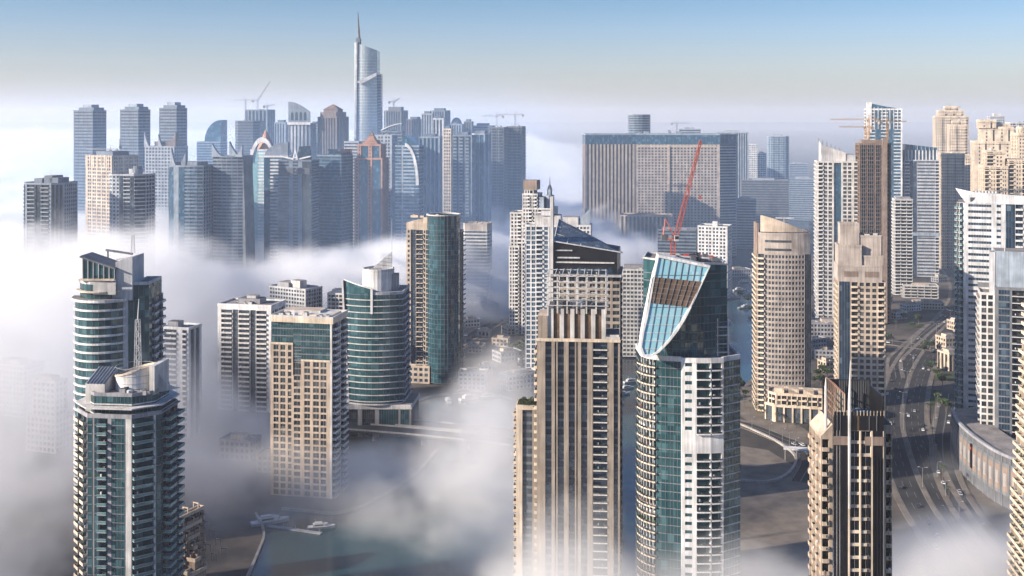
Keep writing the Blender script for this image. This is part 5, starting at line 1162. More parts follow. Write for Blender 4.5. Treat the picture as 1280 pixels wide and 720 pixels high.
def c(t):
    pts = [(t.x0+t.s*.3,t.z1)]+[(t.x1-(t.x1-t.x0-t.s*.3)*math.cos(R(a)), t.z1+t.zz(147)-t.zz(178)-22+22*math.sin(R(a)) if False else t.z1+(t.zz(150)-t.z1)*math.sin(R(a))) for a in range(0,91,10)]+[(t.x1,t.z1)]
    horn(t, 'curved_crown', pts[::-1], t.y0+2, t.y1, 'blue')
std('office_tower', 'blue glass tower with quarter round top between the horned towers and the concrete frame', 246, 284, 178, 1700, -8, rect(.7), 'bluegrey', 'blue', [('g',1)], 4, crown=c, bandkey='bluegrey', band=1.2)
std('skyscraper', 'dark banded slab with rounded side in front of the far concrete frame', 294, 331, 152, 1640, -12, chamfer(.8,.2), 'dgrey', 'farglass', RIB, 4.2)
std('skyscraper', 'bare grey concrete tower under construction carrying far cranes above the fog', 306, 344, 138, 1750, -14, rect(.7), 'hazegrey', 'farglass', (.5,[('v',4),('s',2)]), 4.2)
tower_crane('far tower crane with flat jib standing left of the raised boom', roofpt(307,1745,150), 30, 20, 12, R(170)); tower_crane('far luffing crane with raised boom above the bare concrete tower', roofpt(322,1760,139), 16, 36, 8, R(8), luff=1.0); tower_crane('small crane at the corner of the bare concrete tower roof', roofpt(334,1765,138), 6, 12, 6, R(20), luff=.2)
def c(t):
    w = t.s; pts_o = [(t.x0+w*.5-w*.5*math.cos(R(a)), t.z1-14+30*math.sin(R(a))) for a in range(0,181,12)]; pts_i = [(t.x0+w*.5-w*.4*math.cos(R(a)), t.z1-14+24*math.sin(R(a))) for a in range(0,181,12)]
    m = MB(); n = len(pts_o); 
    for i in range(n-1):
        q = [pts_o[i],pts_o[i+1],pts_i[i+1],pts_i[i]]; m.solid([(x,t.y0-1.5,z) for x,z in q]+[(x,t.y0+1.5,z) for x,z in q],[(3,2,1,0),(4,5,6,7),(0,1,5,4),(2,3,7,6)],'white')
    t.part('crown_arch', m)
    m = MB(); b_ = [(t.x0+w*.1+w*.8*(x+.5), t.y0+2+w*.7*(y+.5), t.z1) for x,y in ngon(10)]; ap = (t.x0+w*.5,t.y0+w*.35,t.z1+26)
    m.solid(b_+[ap], [(i,(i+1)%10,10) for i in range(10)], 'terracotta'); t.part('conical_roof', m)
std('skyscraper', 'domed tower with white arch frame and brown pointed roof by the slate horned tower', 313, 352, 188, 1350, -8, rect(.8), 'white', 'skyglass', {0: [('s',.6),('g',4),('r',6),('g',4),('s',.6)], 1: RIB, 3: RIB}, 4, crown=c)
def c(t):
    pts = [(t.x0+t.s*.0,t.z1)]+[(t.x1-t.s*math.cos(R(a)), t.z1+17*math.sin(R(a))) for a in range(6,91,12)]+[(t.x1,t.z1)]; horn(t, 'arched_crown', pts[::-1], t.y0+1, t.y0+6, 'hazegrey')
std('skyscraper', 'half arched glass tower leaning against the brown roofed domed tower', 330, 366, 196, 1300, -6, rect(.7), 'white', 'blue', {0: [('g',3),('r',6),('g',3)], 1: RIB}, 4, crown=c)
def c(t):
    z = t.z1; w = t.s
    for s_ in (-1,1): horn(t, 'roof_wing', [(0,z+2),(s_*w*.46,z+6),(s_*w*.46,z+4.6),(0,z+.2)][::(1 if s_<0 else -1)], t.y0+2, t.y0+9, 'white')
    m = MB(); m.bar((-3,t.y0+1.5,z),(0,t.y0+1.5,z+13),.8,'white'); m.bar((3,t.y0+1.5,z),(0,t.y0+1.5,z+13),.8,'white'); m.bar((-2,t.y0+1.5,z+4),(2,t.y0+1.5,z+4),.6,'white'); t.part('crown_emblem', m)
    horn(t, 'glass_screen', [(-2,z+.1),(w*.4,z+.1),(w*.36,z+17),(w*.02,z+16)], t.y0+12, t.y0+14, 'navy')
    for a in (.04,.54): t.box('crown_recess', t.x0+w*a, t.x0+w*(a+.42), t.y0-.7, t.y0-.1, z-15, z-8, 'dgrey')
std('office_tower', 'grey office tower with recessed dark crown and a white angular emblem on its roof', 348, 399, 201, 1270, -8, rect(.75), 'hazeslate', 'farglass', {0: [('r',8),('s',3,'hazegrey'),('r',4),('s',3,'hazegrey'),('g',7)], 1: RIB}, 3.8, crown=c)
def c(t):
    z = t.z1; horn(t, 'crown_wall', [(t.x0,z),(t.x1,z),(t.x1,z+17)]+[(t.x1-t.s*i/6, z+17+(14)*(math.sin(PI/2*i/6))) for i in range(1,7)], t.y0+.3, t.y0+2.5, 'hazegrey')
    for k in range(4):
        m = MB(); x = t.x0+t.s*(.12+.2*k); pts = [(x,z+5),(x+t.s*.13,z+5)]+[(x+t.s*.065*(1+math.cos(R(a))), z+12+5*math.sin(R(a))) for a in range(0,181,30)]
        m.solid([(a,t.y0+.1,b_) for a,b_ in pts],[tuple(range(len(pts)))],'farglass'); t.part('arch_opening', m)
    t.box('crown_belt', t.x0-1, t.x1+1, t.y0-1, t.y0+.25, z-1, z+2.5, 'white')
std('skyscraper', 'pale tower with a slanting crown pierced by four arched openings', 361, 395, 155, 1550, -8, bowed(.8,.08,6), 'hazewhite', 'farglass', SLOT, 4.2, crown=c)
def c(t):
    z = t.z1; w = t.s; t.prism('crown_block', scale(chamfer(.8,.2), w*.86), z, z+8, 'hazebrown', 'roofing')
    m = MB(); b_ = [(x*w*.6,y*w*.6,z+11) for x,y in rect(.9)]; m.prism([(p[0]*.9,p[1]*.9) for p in b_], z+8, z+11, 'hazebrown'); m.solid(b_+[(0,0,z+19)], [(i,(i+1)%4,4) for i in range(4)]+[(3,2,1,0)], 'brown'); t.part('pyramid_roof', m)
std('skyscraper', 'brown stone tower with chamfered shoulders and a small pyramid hat', 397, 436, 147, 1550, -14, chamfer(.85,.18), 'hazebrown', 'farglass', SLOT, 4.2, crown=c)
def c(t): t.prism('crown_block', [(t.x0+t.s*.45,t.y0+.5),(t.x1-.5,t.y0+.5),(t.x1-.5,t.y1-1),(t.x0+t.s*.45,t.y1-1)], t.z1, t.z1+8, 'navy', 'roofdark')
std('office_tower', 'dark blue glass block office beside the pink pyramid topped tower', 396, 441, 195, 1320, -22, rect(.8), 'hazeslate', 'blue', [('g',1)], 4, crown=c, bandkey='slate', band=1.0, mull=5)
std('office_tower', 'small white tower with a dark slanted side peering over the dark blue block', 430, 456, 178, 1420, -18, rect(.9), 'hazewhite', 'farglass', RIB, 4)
# pink stepped tower
t = T('skyscraper', 'pink stone tower with tall blue windows and a stepped pyramid spire', rect(.9), 443, 486, 1330, -8, wall='terracotta', glass='blue', fh=4); w = t.s
for a,yt,yb in ((.0,199,None),(.08,182,199)):
    P = [(t.x0+w*a,t.y0+w*a),(t.x1-w*a,t.y0+w*a),(t.x1-w*a,t.y1-w*a),(t.x0+w*a,t.y1-w*a)]; z = t.zz(yt)
    t.wrap(P, 0 if yb is None else t.zz(yb), z, {0: [('s',1.4),('w',2),('s',.8),('v',8),('s',.8),('w',2),('s',1.4),('v',8),('s',1.4)], 1: SLOT, 3: SLOT}); t.roof(P, z, 'terracotta', 1.5)
m = MB(); q = .3
for k in range(5): s_ = w*(.62-.11*k); m.prism([(-s_/2,-s_/2),(s_/2,-s_/2),(s_/2,s_/2),(-s_/2,s_/2)], z+k*2.2, z+k*2.2+2.1, 'terracotta')
m.solid([(-3,-3,z+11),(3,-3,z+11),(3,3,z+11),(-3,3,z+11),(0,0,t.zz(163))],[(i,(i+1)%4,4) for i in range(4)],'brown'); t.part('pyramid_spire', m); t.done()
# tallest tower
def tallest():
    t = T('skyscraper', 'tallest slender silver glass tower with a slanted top and a needle spire', rect(1.0), 441, 479, 1700, 0, wall='metalwhite', glass='silver', fh=4.5); w = t.s
    zt, zr = t.zz(52), t.zz(63); zk = t.zz(93)
    body = [(t.x0+w*(.02+.02), t.y0+w*.1)]+[(t.x0+w*(.06+.76*i/8), t.y0+w*(.1-.12*math.sin(PI*i/8))) for i in range(1,8)]+[(t.x0+w*.88,t.y0+w*.12),(t.x0+w*.90,t.y0+w*.8),(t.x0+w*.04,t.y0+w*.8)]
    zs = zr-10; t.wrap(body, 0, zs, [('g',1)], None, bandkey='greywhite', band=.8, mull=99)
    m = MB(); m.prism(body, zs, lambda x,y: zr+(zt-zr)*(1-(x-t.x0)/(w*.9)), 'silver', 'roofing', bottom=False); t.part('crown_glazing', m)
    # white side fin and dark right wing
    horn(t, 'side_fin', [(t.x0+w*.0,0),(t.x0+w*.07,0),(t.x0+w*.17,zt),(t.x0+w*.12,zt)], t.y0-1, t.y0+w*.85, 'metalwhite')
    wing = [(t.x0+w*.89,t.y0+w*.14),(t.x1,t.y0+w*.24),(t.x1,t.y0+w*.75),(t.x0+w*.89,t.y0+w*.79)]; t.wrap(wing, 0, zk, [('g',1)], None, glass='blue', mull=6, bandkey='bluegrey', band=.6); t.roof(wing, zk)
    horn(t, 'white_band', [(t.x0+w*.12,t.zz(103)),(t.x0+w*.30,t.zz(100)),(t.x0+w*.88,t.zz(91)),(t.x0+w*.88,t.zz(95)),(t.x0+w*.34,t.zz(105))][::-1], t.y0-5.5, t.y0-2, 'metalwhite')
    m = MB(); xs = t.x0+w*.18; m.bar((xs,t.y0+w*.4,zt-8),(xs-1,t.y0+w*.4,t.zz(33)),3.0,'slate',8,1.7); m.bar((xs-1,t.y0+w*.4,t.zz(33)),(xs-2,t.y0+w*.4,t.zz(14)),1.5,'dgrey',8,.5); t.part('spire', m)
    m = MB(); m.prism([(xs-4,t.y0+w*.2),(xs+2,t.y0+w*.2),(xs+2,t.y0+w*.6),(xs-4,t.y0+w*.6)], zt-6, zt+6, 'hazegrey'); t.part('spire_base', m); t.done()
tallest()
std('skyscraper', 'dark far tower with a roof crane just right of the tallest silver tower', 480, 510, 139, 1780, -10, chamfer(.8,.14), 'slate', 'farglass', SLOT, 4.4, [(.2,.8,.2,.8,7,'slate')])
tower_crane('far crane on the dark tower beside the tallest silver tower', roofpt(492,1790,135), 9, 12, 9, R(30), luff=.5)
def c(t):
    m = MB(); w = t.s; pts = [(t.x0+w*i/10, t.y0) for i in range(11)]
    for i in range(10):
        za, zb = t.z1+3+9*math.sin(PI/2*i/10), t.z1+3+9*math.sin(PI/2*(i+1)/10); xa, xb = pts[i][0], pts[i+1][0]
        m.solid([(xa,t.y0,za),(xb,t.y0,zb),(xb,t.y1,zb),(xa,t.y1,za),(xa,t.y0,za-1.5),(xb,t.y0,zb-1.5),(xb,t.y1,zb-1.5),(xa,t.y1,za-1.5)],[(0,1,2,3),(7,6,5,4),(0,4,5,1),(2,6,7,3)],'white')
    t.part('curved_roof', m)
std('office_tower', 'grey tower with a swooping white roof behind the pink pyramid tower', 476, 506, 165, 1500, -6, rect(.7), 'hazegrey', 'farglass', RIB, 4, crown=c)
std('skyscraper', 'beige tower with paired windows and white belts beside the pink pyramid tower', 463, 497, 170, 1420, -12, rect(.8), 'hazewhite', 'farglass', (.6,[('w',3.4),('w',3.4),('s',1.4)]), 4.4)
def c(t):
    w = t.s; out = [(t.x0+w*.42+w*.58*math.sin(R(a)), t.z1-46+50*math.cos(R(a))) for a in range(0,91,9)]
    inn = [(t.x0+w*.42+w*.46*math.sin(R(a)), t.z1-46+46*math.cos(R(a))) for a in range(0,91,9)]
    m = MB()
    for i in range(10):
        q = [out[i],out[i+1],inn[i+1],inn[i]]; m.solid([(x,t.y0-1.6,z) for x,z in q]+[(x,t.y0-.2,z) for x,z in q],[(0,1,2,3),(7,6,5,4),(0,4,5,1),(2,6,7,3)],'white')
    t.part('white_arc', m)
    horn(t, 'curved_crown', [(t.x0+w*.05,t.z1-1),(t.x1*.86,t.z1-1),(t.x0+w*.7,t.z1+8),(t.x0+w*.42,t.z1+13)], t.y0+.1, t.y1-2, 'blue')
std('office_tower', 'blue glass tower with a white arc sweeping down its front', 494, 529, 183, 1330, -8, rect(.8), 'bluegrey', 'blue', {0: [('g',4),('s',1,'hazewhite'),('r',7),('g',3)], 1: [('g',1)]}, 4.2, crown=c, bandkey='bluegrey', band=1.0)
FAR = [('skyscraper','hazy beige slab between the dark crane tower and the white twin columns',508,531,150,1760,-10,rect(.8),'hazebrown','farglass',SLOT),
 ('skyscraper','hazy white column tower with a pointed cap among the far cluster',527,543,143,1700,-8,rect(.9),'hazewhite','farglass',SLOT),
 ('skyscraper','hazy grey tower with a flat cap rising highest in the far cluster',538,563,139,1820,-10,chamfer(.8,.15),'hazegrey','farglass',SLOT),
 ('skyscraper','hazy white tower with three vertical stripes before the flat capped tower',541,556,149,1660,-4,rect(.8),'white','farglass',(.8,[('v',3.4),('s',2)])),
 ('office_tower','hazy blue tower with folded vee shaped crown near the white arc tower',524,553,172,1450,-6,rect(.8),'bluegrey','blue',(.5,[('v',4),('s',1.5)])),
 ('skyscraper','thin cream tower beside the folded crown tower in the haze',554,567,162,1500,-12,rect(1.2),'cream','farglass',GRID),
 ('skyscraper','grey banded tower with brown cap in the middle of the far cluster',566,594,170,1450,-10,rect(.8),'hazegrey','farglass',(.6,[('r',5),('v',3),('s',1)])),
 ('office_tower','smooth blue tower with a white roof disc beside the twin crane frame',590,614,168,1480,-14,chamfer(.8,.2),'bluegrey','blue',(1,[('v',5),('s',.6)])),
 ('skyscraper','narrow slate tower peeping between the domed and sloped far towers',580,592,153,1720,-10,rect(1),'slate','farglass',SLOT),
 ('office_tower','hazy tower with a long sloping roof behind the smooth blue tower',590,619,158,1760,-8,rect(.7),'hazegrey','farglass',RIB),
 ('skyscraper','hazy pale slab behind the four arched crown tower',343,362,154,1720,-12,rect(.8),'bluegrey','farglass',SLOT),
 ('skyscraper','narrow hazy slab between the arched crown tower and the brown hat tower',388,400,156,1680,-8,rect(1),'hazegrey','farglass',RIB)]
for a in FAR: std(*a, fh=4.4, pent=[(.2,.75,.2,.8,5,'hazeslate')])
def c(t):
    m = MB(); n = 14; r = t.s*.42
    for i in range(n):
        for j in range(5):
            a0,a1 = 2*PI*i/n,2*PI*(i+1)/n; e0,e1 = R(18*j),R(18*(j+1)); f = lambda a,e: (r*math.cos(a)*math.cos(e), r*math.sin(a)*math.cos(e), t.z1+r*1.3*math.sin(e)); m.face([f(a0,e0),f(a1,e0),f(a1,e1),f(a0,e1)],'hazegrey')
    t.part('dome', m)
std('skyscraper', 'hazy blue grey tower capped by a ribbed dome in the far cluster', 561, 580, 156, 1740, -8, rect(.8), 'bluegrey', 'farglass', SLOT, 4.4, crown=c)
std('skyscraper', 'unfinished slate tower block of open floors under two far tower cranes', 611, 635, 160, 1560, -14, rect(1.1), 'slate', 'farglass', BAL, 4.2); std('skyscraper', 'unfinished slate tower at the end of the far cluster against pale fog', 633, 657, 159, 1580, -14, rect(1.1), 'slate', 'farglass', BAL, 4.2)
tower_crane('far tower crane with level jib over the unfinished slate block', roofpt(621,1585,159), 15, 20, 10, R(180)); tower_crane('far tower crane with level jib at the end of the far cluster', roofpt(644,1600,158), 16, 26, 12, R(176))

# --- big brown hotel slab
def hotel():
    P = [(-.5,-.06),(-.17,-.045),(.36,-.10),(.36,.02),(.5,.06),(.5,.24),(-.5,.24)]
    t = T('hotel', 'huge brown slab hotel with ranks of small windows and a flat blue roof band', P, 728, 921, 1680, 0, cat='hotel', wall='hazebrown', glass='farglass', fh=4.4); P = t.poly; z1 = t.zz(180,30); zt = t.zz(168,30)
    t.wrap(P, 0, z1, {0: [('s',3)]+[('v',2.8,'farglass'),('s',3.0,'sand')]*13+[('s',3)], 1: {'bays':[('s',2)]+[('w',3.6),('s',.8)]*9+[('s',3)]+[('w',3.6),('s',.8)]*14+[('s',3)],'margin':.16,'wall':'pink'}, 2: [('s',1)], 3: {'bays':[('s',1,'bluegrey'),('r',20),('s',1,'bluegrey')],'wall':'bluegrey'}, 4: [('g',1)]}, None)
    Q = P[:3]+[P[3],P[4],P[5],P[6]]; t.wrap(Q, z1+.01, zt, [('g',1)], None, glass='blue', mull=7, mullkey='bluegrey'); t.roof(Q, zt, 'roofdark', 1.2, 'bluegrey')
    m = MB(); a, b_ = Vector(P[1]), Vector(P[2]); u = (b_-a).normalized(); nr = Vector((u.y,-u.x))
    q = [a+u*2+nr*.6, a+u*((b_-a).length-6)+nr*.6]; 
    for z in (z1-3.5,): m.solid([(q[0].x,q[0].y,z),(q[1].x,q[1].y,z),(q[1].x,q[1].y,z+2),(q[0].x,q[0].y,z+2)],[(0,1,2,3)],'cream')
    t.part('cornice', m)
    m = MB(); pa = a+u*((b_-a).length*.38); pb = a+u*((b_-a).length*.40)
    m.prism([tuple(pa+nr*1.5),tuple(pb+nr*1.5),tuple(pb+nr*.01),tuple(pa+nr*.01)], 0, z1-2, 'sand'); t.part('pilaster', m)
    t.units(-40,40,t.y0+20,t.y1-8,zt,8,'bluegrey',2.5); t.done()
    t = T('hotel_wing', 'lower brown wing with narrow windows at the foot of the huge slab hotel', rect(.5), 774, 842, 1560, -12, cat='hotel wing', wall='pink', glass='farglass', fh=4.2); z1 = t.zz(271)
    t.wrap(t.poly, 0, z1, {0: (3,[('v',3),('s',2.5)]), 3: GRID}); t.roof(t.poly, z1, 'roofing', 1.5); t.done()
hotel()
std('office_tower', 'silver cylinder tower rising behind the flat roof of the slab hotel', 785, 813, 144, 2100, 0, ngon(18), 'hazegrey', 'farglass', [('g',1)], 4.6, bandkey='hazegrey', band=1.6, mull=99)
tower_crane('small far crane behind the slab hotel roof', roofpt(846,2000,170), 22, 24, 10, R(4))
RF = [('office_tower','hazy grey block just over the slab hotel roof',849,876,162,2050,-8,rect(.6),'bluegrey','farglass',RIB),
 ('office_tower','hazy blue grey tower with stepped top at the end of the slab hotel',897,936,166,2000,-12,rect(.6),'bluegrey','farglass',SLOT),
 ('apartment_tower','slim white far tower taller of a pair beyond the hotel',935,947,181,2300,-14,rect(1),'white','farglass',GRID),
 ('apartment_tower','slim white far tower shorter of a pair beyond the hotel',946,958,192,2320,-14,rect(1),'white','farglass',GRID),
 ('apartment_tower','pale blue far tower standing alone over the hazy low city',959,986,171,2200,-14,chamfer(.8,.15),'bluegrey','blue',BAL),
 ('apartment_block','wide hazy dark block with a pale roof below the blue far tower',926,986,226,1950,-10,rect(.5),'slate','farglass',RIB),
 ('apartment_block','hazy grey lower block at the channel edge by the hotel end',918,945,250,1800,-10,rect(.8),'bluegrey','farglass',RIB),
 ('apartment_block','hazy broad block beyond the channel near the cream towers',984,1024,224,2300,-12,rect(.5),'bluegrey','farglass',RIB),
 ('apartment_block','hazy low block on the far horizon right of the blue tower',985,1010,205,2800,-6,rect(.6),'bluegrey','farglass',RIB)]
for a in RF: std(*a, fh=4.4, pent=[(.25,.7,.2,.8,4,'hazewhite')])
t = std('apartment_block', 'white block with paired dark windows behind the red crane roof', 872, 915, 284, 1300, -22, rect(.8), 'white', 'farglass', {0: (.8,[('w',3.4),('w',3.4),('s',.8)]), 3: (2,[('w',3),('s',2)]), 1: GRID}, 4.2, [(.45,.62,.3,.6,6,'white')], cat='apartment block')
std('apartment_block', 'dull concrete block under the red crane between hotel and glass sail tower', 822, 872, 288, 1380, -12, rect(.7), 'hazeslate', 'farglass', RIB, 4.2, cat='apartment block')

# --- right cluster
def c(t):
    w = t.s; z = t.z1; m = MB(); pts = [(t.x0+2, t.y0+4)]+[(t.x0+w*i/10, t.y0+2+3*math.sin(PI*i/10)) for i in range(1,8)]
    for i in range(7):
        a, b_ = pts[i], pts[i+1]; za = z+22-12*(i/7)**.7; zb = z+22-12*((i+1)/7)**.7; m.solid([(a[0],a[1],z-1),(b_[0],b_[1],z-1),(b_[0],b_[1],zb),(a[0],a[1],za),(a[0],a[1]+3,z-1),(b_[0],b_[1]+3,z-1),(b_[0],b_[1]+3,zb),(a[0],a[1]+3,za)],[(0,1,2,3),(7,6,5,4),(3,2,6,7)]+([(0,3,7,4)] if i==0 else [])+([(1,5,6,2)] if i==6 else []),'offwhite')
    t.part('curved_crown', m)
    t.box('penthouse', t.x0+w*.5, t.x1-3, t.y0+5, t.y1-5, z, z+8, 'greywhite', 'roofing')
    m = MB()
    for k in range(6): m.bar((t.x0+w*(.05+.1*k),t.y0+9,z),(t.x0+w*(.05+.1*k),t.y0+9,z+25-2*k),.6,'steel')
    t.part('scaffold_post', m)
t = T('skyscraper', 'pale unfinished tower with blue glass strips and a curved open crown beside brown scaffolding', rect(.8), 1018, 1074, 1165, -10, near=True, wall='offwhite', glass='dark', fh=4.2); t.z1 = t.zz(203); t.par.update(margin=.14, sill=.2)
t.wrap(t.poly, 0, t.z1, {0: [('s',.6),('b',3),('w',3),('w',3),('s',.8),('v',4.5,'blue'),('s',.8),('w',3),('w',3),('s',.8),('w',3),('s',.5)], 3: (.6,[('w',3),('b',4)])}, None, railkey='white'); t.roof(t.poly, t.z1); c(t); t.done(80,60)
t = T('skyscraper', 'brown tower wrapped in scaffold floors with a tall hoist shaft, under construction', rect(.8), 1069, 1114, 1150, -8, near=False, wall='brown', glass='dark', fh=4.2); z1 = t.zz(181); t.par.update(brec=2.5, proj=.5, rail='solid', railkey='brown')
t.wrap(t.poly, 0, z1, {0: [('s',.6),('b',5),('b',5),('s',1),('b',4),('s',2.5,'taupe'),('b',3.5),('s',1)], 1: (.6,[('b',5)]), 3: (.6,[('b',5)])}); t.roof(t.poly, z1, 'brown', 1.5)
t.box('hoist_shaft', t.x0+t.s*.72, t.x0+t.s*.86, t.y0-3.4, t.y0-.3, 0, z1+7, 'taupe'); t.box('penthouse', t.x0+3, t.x1-2, t.y0+4, t.y1-6, z1, z1+5, 'taupe', 'brown')
m = MB()
for k in range(12): 
    x = t.x0+t.s*k/11*.7; m.bar((x,t.y0-1.3,0),(x,t.y0-1.3,z1+1),.18,'steel')
t.part('scaffold_post', m); t.done()
def c(t):
    z = t.z1; w = t.s; t.box('crown_pier', t.x0, t.x0+w*.14, t.y0-.6, t.y0+6, z-30, z+10, 'white'); 
    horn(t, 'slanted_crown', [(t.x0+w*.14,z),(t.x1,z),(t.x1,z+1),(t.x0+w*.55,z+4),(t.x0+w*.14,z+8)], t.y0+.3, t.y1-2, 'blue')
    m = MB()
    for k in range(7): m.box(t.x0+w*(.2+.11*k),t.x0+w*(.22+.11*k),t.y0-.5,t.y0-.05,z-26,z+3-k*.4,'white')
    t.part('crown_fin', m)
std('skyscraper', 'bright blue glass tower with white fins and pointed corner above the brown scaffolding', 1080, 1128, 137, 1480, -12, rect(.8), 'white', 'blue', {0: [('s',1.2),('w',3.5),('g',3,'blue'),('w',4),('g',3,'blue'),('w',4),('s',.8)], 1: RIB, 3: RIB}, 4.4, crown=c, par=dict(margin=.02, sill=.25, head=.05))
tower_crane('long pale tower crane jib reaching out from the brown scaffolded tower', roofpt(1086,1190,181), 26, 40, 10, R(178), 'craneyellow'); tower_crane('second lower tower crane jib close under the long pale one', roofpt(1082,1180,181), 18, 28, 8, R(182), 'craneyellow'); tower_crane('brown mast crane with short counter jib in front of the blue glass tower', roofpt(1109,1170,184), 26, 22, 9, R(12), 'craneyellow')
def c(t):
    z = t.z1; w = t.s; P = offset(t.poly, -1.5); t.wrap(P, z, z+14, {0: (.4,[('v',3,'blue'),('s',1.5,'white')]), 1: (.4,[('v',3,'blue'),('s',1.5,'white')]), 3: (.4,[('v',3,'blue'),('s',1.5,'white')])}); 
    m = MB(); m.prism(P, z+14.01, lambda x,y: z+22-5*(x-t.x0)/w, 'blue', 'roofdark'); t.part('slanted_crown', m)
    m = MB()
    for k in range(9): x = t.x0+2+(w-4)*k/8; m.box(x-.4,x+.4,t.y0+.6,t.y0+1.4,z+14,z+22-5*(x-t.x0)/w,'bluegrey')
    t.part('crown_fin', m)
t = T('skyscraper', 'white and dark blue tower with finned glass crown before the cream towers', rect(.75), 1125, 1174, 1480, -10, near=True, wall='greywhite', glass='navy', fh=4.4); t.z1 = t.zz(201); t.par.update(margin=.08, sill=.3, proj=1.4)
t.wrap(t.poly, 0, t.z1, {0: [('b',6),('g',7,'navy'),('s',.6),('r',18),('s',.4),('b',4)], 3: (.5,[('b',6)]), 1: BALL}, None, railkey='white', band=.8, bandkey='navy'); t.roof(t.poly, t.z1); c(t)
t.box('belt', t.x0-.6, t.x1+.6, t.y0-1.7, t.y0-1.5, t.zz(295), t.zz(291), 'bluegrey'); t.done(60,100)
t = std('apartment_tower', 'pale slender balcony stack in front of the white and dark blue tower', 1115, 1141, 250, 1330, -10, rect(1), 'offwhite', 'dark', {0: (.2,[('b',6)]), 1: BALL, 3: BALL}, 4.0, [(.1,.9,.1,.9,3,'grey')], par=dict(railkey='white', proj=1.6))
# cream residential towers
def cream(label, xl, xr, D, rot, tiers, a=.8, **kw):
    t = T('apartment_tower', label, rect(a), xl, xr, D, rot, near=kw.get('near', False), wall='cream', glass='room', fh=kw.get('fh',4.2), group='cream stone towers by the sea'); w = t.s; t.par.update(margin=.26, sill=.28, head=.2, proj=1.2)
    zp = 0
    for (x_a, x_b, y_a, y_b, py, py0) in tiers:
        P = [(t.x0+w*x_a,t.y0+w*y_a),(t.x0+w*x_b,t.y0+w*y_a),(t.x0+w*x_b,t.y0+w*y_b),(t.x0+w*x_a,t.y0+w*y_b)]; z = t.zz(py, w*y_a)
        t.wrap(P, 0 if py0 is None else t.zz(py0, w*y_a), z, {0: kw.get('front', (.8,[('w',2.8),('w',2.8),('w',2.8),('b',3.4)])), 1: (.8,[('w',3)]), 3: (.8,[('w',3),('w',3),('b',4)])}); t.roof(P, z, 'sand', 1.6, 'cream')
        m = MB(); m.ring(offset(P,.9), offset(P,-.2), z-2.2, z-1.4, 'cream'); t.part('cornice', m)
    t.units(t.x0+w*.2,t.x1-w*.2,t.y0+w*.3,t.y0+w*.6,z,3,'cream',1.5); return t.done(100,60)
cream('cream stone tower with broad stepped shoulders, the farthest of the lit row', 1166, 1216, 1700, -14, [(.0,.93,.25,.8,146,None),(.1,.8,.3,.75,139,146),(.28,.66,.35,.7,134,139)])
cream('slender cream stone tower with square windows standing before the broad stepped one', 1180, 1216, 1600, -16, [(.0,1,.1,.8,194,None),(.12,.85,.14,.75,157,194),(.25,.62,.2,.6,152,157)])
cream('cream tower foot with rows of small windows beside the white and blue tower', 1172, 1206, 1560, -12, [(.0,1,0,.8,193,None)])
cream('large cream tower with blank arched wall panels and a stepped flat cap', 1213, 1282, 1420, -14, [(.0,.9,.2,.8,178,None),(.15,.82,.28,.75,160,178),(.1,.45,.25,.6,151,160),(.3,.75,.35,.7,156,160)], fh=4.8, front=(1,[('s',3),('w',3),('s',5),('v',2),('s',3)]))
cream('cream tower with dark recessed openings just above the white ribbon window tower', 1222, 1285, 1250, -12, [(.0,.55,.0,.7,209,None),(.56,1.2,.05,.7,201,None),(.06,.5,.1,.6,190,209)], fh=4.6, front=(1,[('b',6),('s',2),('w',3),('w',3),('s',1)]))
cream('pale cream tower cut by the edge of the view behind the ribbon window tower', 1262, 1330, 1330, -10, [(.0,1,.0,.7,168,None),(.1,.8,.1,.6,160,168)])
std('apartment_tower', 'distant grey white tower top over the large cream tower', 1234, 1256, 146, 1900, -10, rect(.8), 'greywhite', 'greyglass', GRID, 4.4, [(.3,.8,.2,.7,6,'offwhite')])
std('apartment_tower', 'distant pale tower at the edge of the view over the cream roofs', 1256, 1300, 154, 1800, -10, rect(.7), 'offwhite', 'dark', BAL, 4.4)
# ------------------------------------------------------------------ low buildings round the road and water
def low(label, px, py, w, d, h, rot, wall='offwhite', spec=(.6,[('w',3.2)]), group=None, tiers=1, name='low_building'):
    x, y = G(px, py); o = T.__new__(T); k = rect(d/w)
    D = y; o = T(name, label, k, px-w/2*F/D, px+w/2*F/D, D, rot, cat='low building', group=group, wall=wall, glass='dark', fh=3.6, base=-1.4)
    for i in range(tiers):
        P = offset(o.poly, -2.5*i) if i else o.poly; zb, zt = h*i/tiers, h*(i+1)/tiers
        o.wrap(P, zb, zt, spec); o.roof(P, zt, 'roofing', 1)
    o.box('penthouse', -w*.2, w*.15, -d*.15, d*.2, h, h+2.8, 'sand', 'roofing'); o.units(-w*.35,w*.35,-d*.3,d*.3,h,4,'greywhite',.8); return o.done()
low('pale two storey block with framed windows below the round glass tower', 591, 486, 23, 14, 13, -6)
low('long low white quayside block next to the fog bank', 650, 487, 34, 18, 11, 30)
low('grey flat roofed hall beside the slanting road', 634, 452, 26, 20, 8, 28, 'grey'); low('small white kiosk block near the palm row', 607, 462, 12, 9, 4, 10)
low('low tan block behind the slanting road in haze', 600, 396, 40, 22, 12, 20, 'taupe'); low('low tan block farther up the slanting road', 640, 372, 46, 26, 14, 20, 'taupe')
low('grey podium block at the foot of the brown scaffolded tower', 1040, 425, 50, 30, 16, -6, 'grey'); low('pale low hall with wide roof near the road junction', 1150, 372, 44, 24, 14, -12, 'offwhite', (1,[('b',8)])); low('flat pale roofed pavilion near the road bend', 1160, 386, 36, 20, 7, -12, 'sand')
